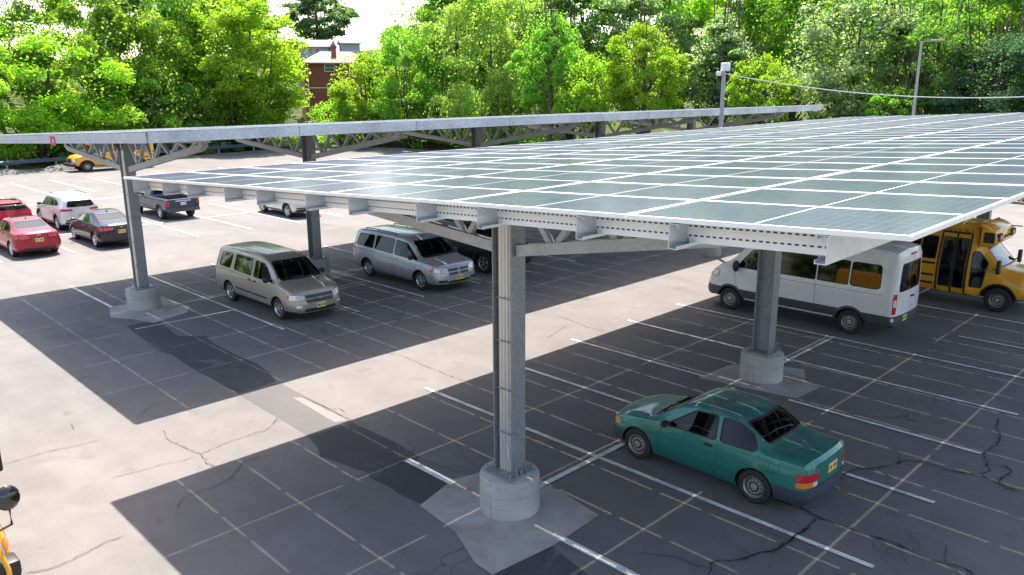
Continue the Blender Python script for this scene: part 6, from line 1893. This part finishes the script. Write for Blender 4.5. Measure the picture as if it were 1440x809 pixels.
def pickup():
    c = Car('pickup_truck', 'dark blue pickup truck with an open empty bed, parked beyond the far canopy post', 'pickup truck')
    c.axle_z = .37
    c.skin([(-2.66,.56,.70,.70,.84,1.02,.86,1.08,.84,.0), (-2.63,.52,.78,.75,.90,1.07,.90,1.12,.87,.0), (-2.5,.46,.80,.75,.92,1.09,.91,1.14,.88,.0), (-.62,.40,.82,.75,.93,1.10,.92,1.15,.88,.0),
            (-.56,.40,.82,.75,.93,1.11,.92,1.20,.86,.01), (-.48,.40,.82,.75,.93,1.12,.91,1.68,.68,.02), (-.3,.38,.82,.75,.93,1.12,.91,1.74,.67,.03), (.45,.38,.82,.75,.93,1.10,.91,1.74,.67,.03), (.72,.38,.82,.75,.93,1.09,.90,1.66,.68,.03),
            (1.28,.38,.82,.74,.93,1.08,.88,1.20,.76,.03), (1.40,.38,.82,.73,.93,1.06,.87,1.15,.76,.03), (2.25,.40,.80,.70,.91,.98,.84,1.05,.74,.03), (2.42,.42,.74,.66,.86,.90,.80,.95,.70,.02), (2.50,.48,.68,.62,.78,.74,.72,.78,.66,.01)], bow_f=.12, bow_r=.06)
    bisect(c, [((0,0,.66),(0,0,1)), ((-2.2,0,0),(1,0,0))])
    c.window([(1.05,1.14),(.60,1.60),(.12,1.64),(.12,1.16)], 'S', r=.05)
    c.window([(.02,1.16),(.02,1.64),(-.36,1.62),(-.38,1.18)], 'S', r=.05)
    c.window([(-.74,1.22),(.74,1.22),(.62,1.62),(-.62,1.62)], 'F', 'windscreen', r=.06)
    c.window([(-.70,1.24),(.70,1.24),(.62,1.60),(-.62,1.60)], 'B', 'rear_window', r=.06)
    c.finish(MAT['blue_paint'], [(1.62, .43), (-1.62, .43)], cabin=(-.42, 1.22, .55), extra_mats=[MAT['darkgrey']], open_boxes=[((-2.56,-.76,.74),(-.66,.76,2.2))],
             paint=lambda p, n: 3 if (p.x < -2.2 and p.z < .66) else 0)
    c.wheels4(1.62, -1.62, 1.76, .37, .24, MAT['chrome'], '5', .23)
    for xx in (1.62, -1.62): arch_ring(c, xx, .43, .06, MAT['darkgrey'])
    c.lines([[(1.12,1.1),(1.10,.42)], [(.07,1.64),(.07,.42)], [(-.56,1.12),(-.58,.42)]], .010)
    c.lines([[(1.05,.62),(-1.05,.62)]], .05, 'side_moulding', MAT['darkgrey'], off=.008)
    c.handle([.2], 1.02, MAT['black'])
    c.mirror(.95, .88, 1.22, MAT['black'], (.09, .11, .09))
    corner(c, 'tail_light', False, [(-2.46,.92,.80),(-2.46,.92,1.06),(-2.63,.74,1.06),(-2.63,.76,.80)], MAT['red_lens'])
    c.patch('tailgate_handle', 'B', rpoly([(-.42,1.0),(.42,1.0),(.42,1.06),(-.42,1.06)], .015), MAT['chrome'])
    headlight(c, [(2.2,.86,.78),(2.2,.84,.94),(2.44,.52,.92),(2.46,.52,.76)])
    c.plate('B', .88, 0, MAT['bright_white'])
    mb = MB(); mb.box((-2.74,-.86,.46),(-2.60,.86,.64)); bevel_obj(mb.build('rear_bumper', MAT['darkgrey'], c.root), .03, 2)
    c.seats([(.35,.4,.62), (.35,-.4,.62)])
    c.put(-36.45, 9.40, math.pi)

MAT['green_dark'] = simple('crease_shade_teal', (.006, .09, .075), .5)
MAT['glass_far'] = simple('sky_reflecting_glass', (.02, .024, .028), .04, 0, 0, .9, var=.05)
MAT['black_gloss'] = simple('glossy_black_shell', (.012, .012, .014), .12, 0, .8)

green_coupe()
tan_van()
silver_van()
black_suv()
transit()
school_bus('yellow school bus with folding doors open to view, behind the white van', .73, 20.0, 0.0, True)
far_bus = school_bus('yellow school bus parked by the guardrail, seen through the far canopy truss', -66.45, 16.9, -math.pi / 2, False)
far_bus.root.scale = (1.22, 1.06, 1.10)
school_bus('yellow school bus of which only nose, round mirror and crossing gate show, bottom left', BUS3[0], BUS3[1], BUS3[2], True, True)
far_sedan('red sedan in the sun with dark sunroof, nearest of the red cars', MAT['red_paint'], -30.75, .98, True)
far_sedan('very dark navy sedan in the sun between red sedan and canopy post', MAT['navy_paint'], -30.42, 4.16)
far_suv('red_hatchback', 'bright red hatchback behind the red sedan, cut off by the frame', MAT['red_bright'], -37.4, 1.75, 4.3, 1.5)
far_suv('white_crossover', 'pearl white crossover with black roof rails behind the dark sedan', MAT['pearl_paint'], -36.5, 4.45, 4.8, 1.70)
pickup()
far_suv('white_estate_car', 'white estate car half hidden under the near canopy edge, far from other cars', MAT['pearl_paint'], -31.75, 14.45, 4.5, 1.50)
bpy.data.scenes.remove(TMP)
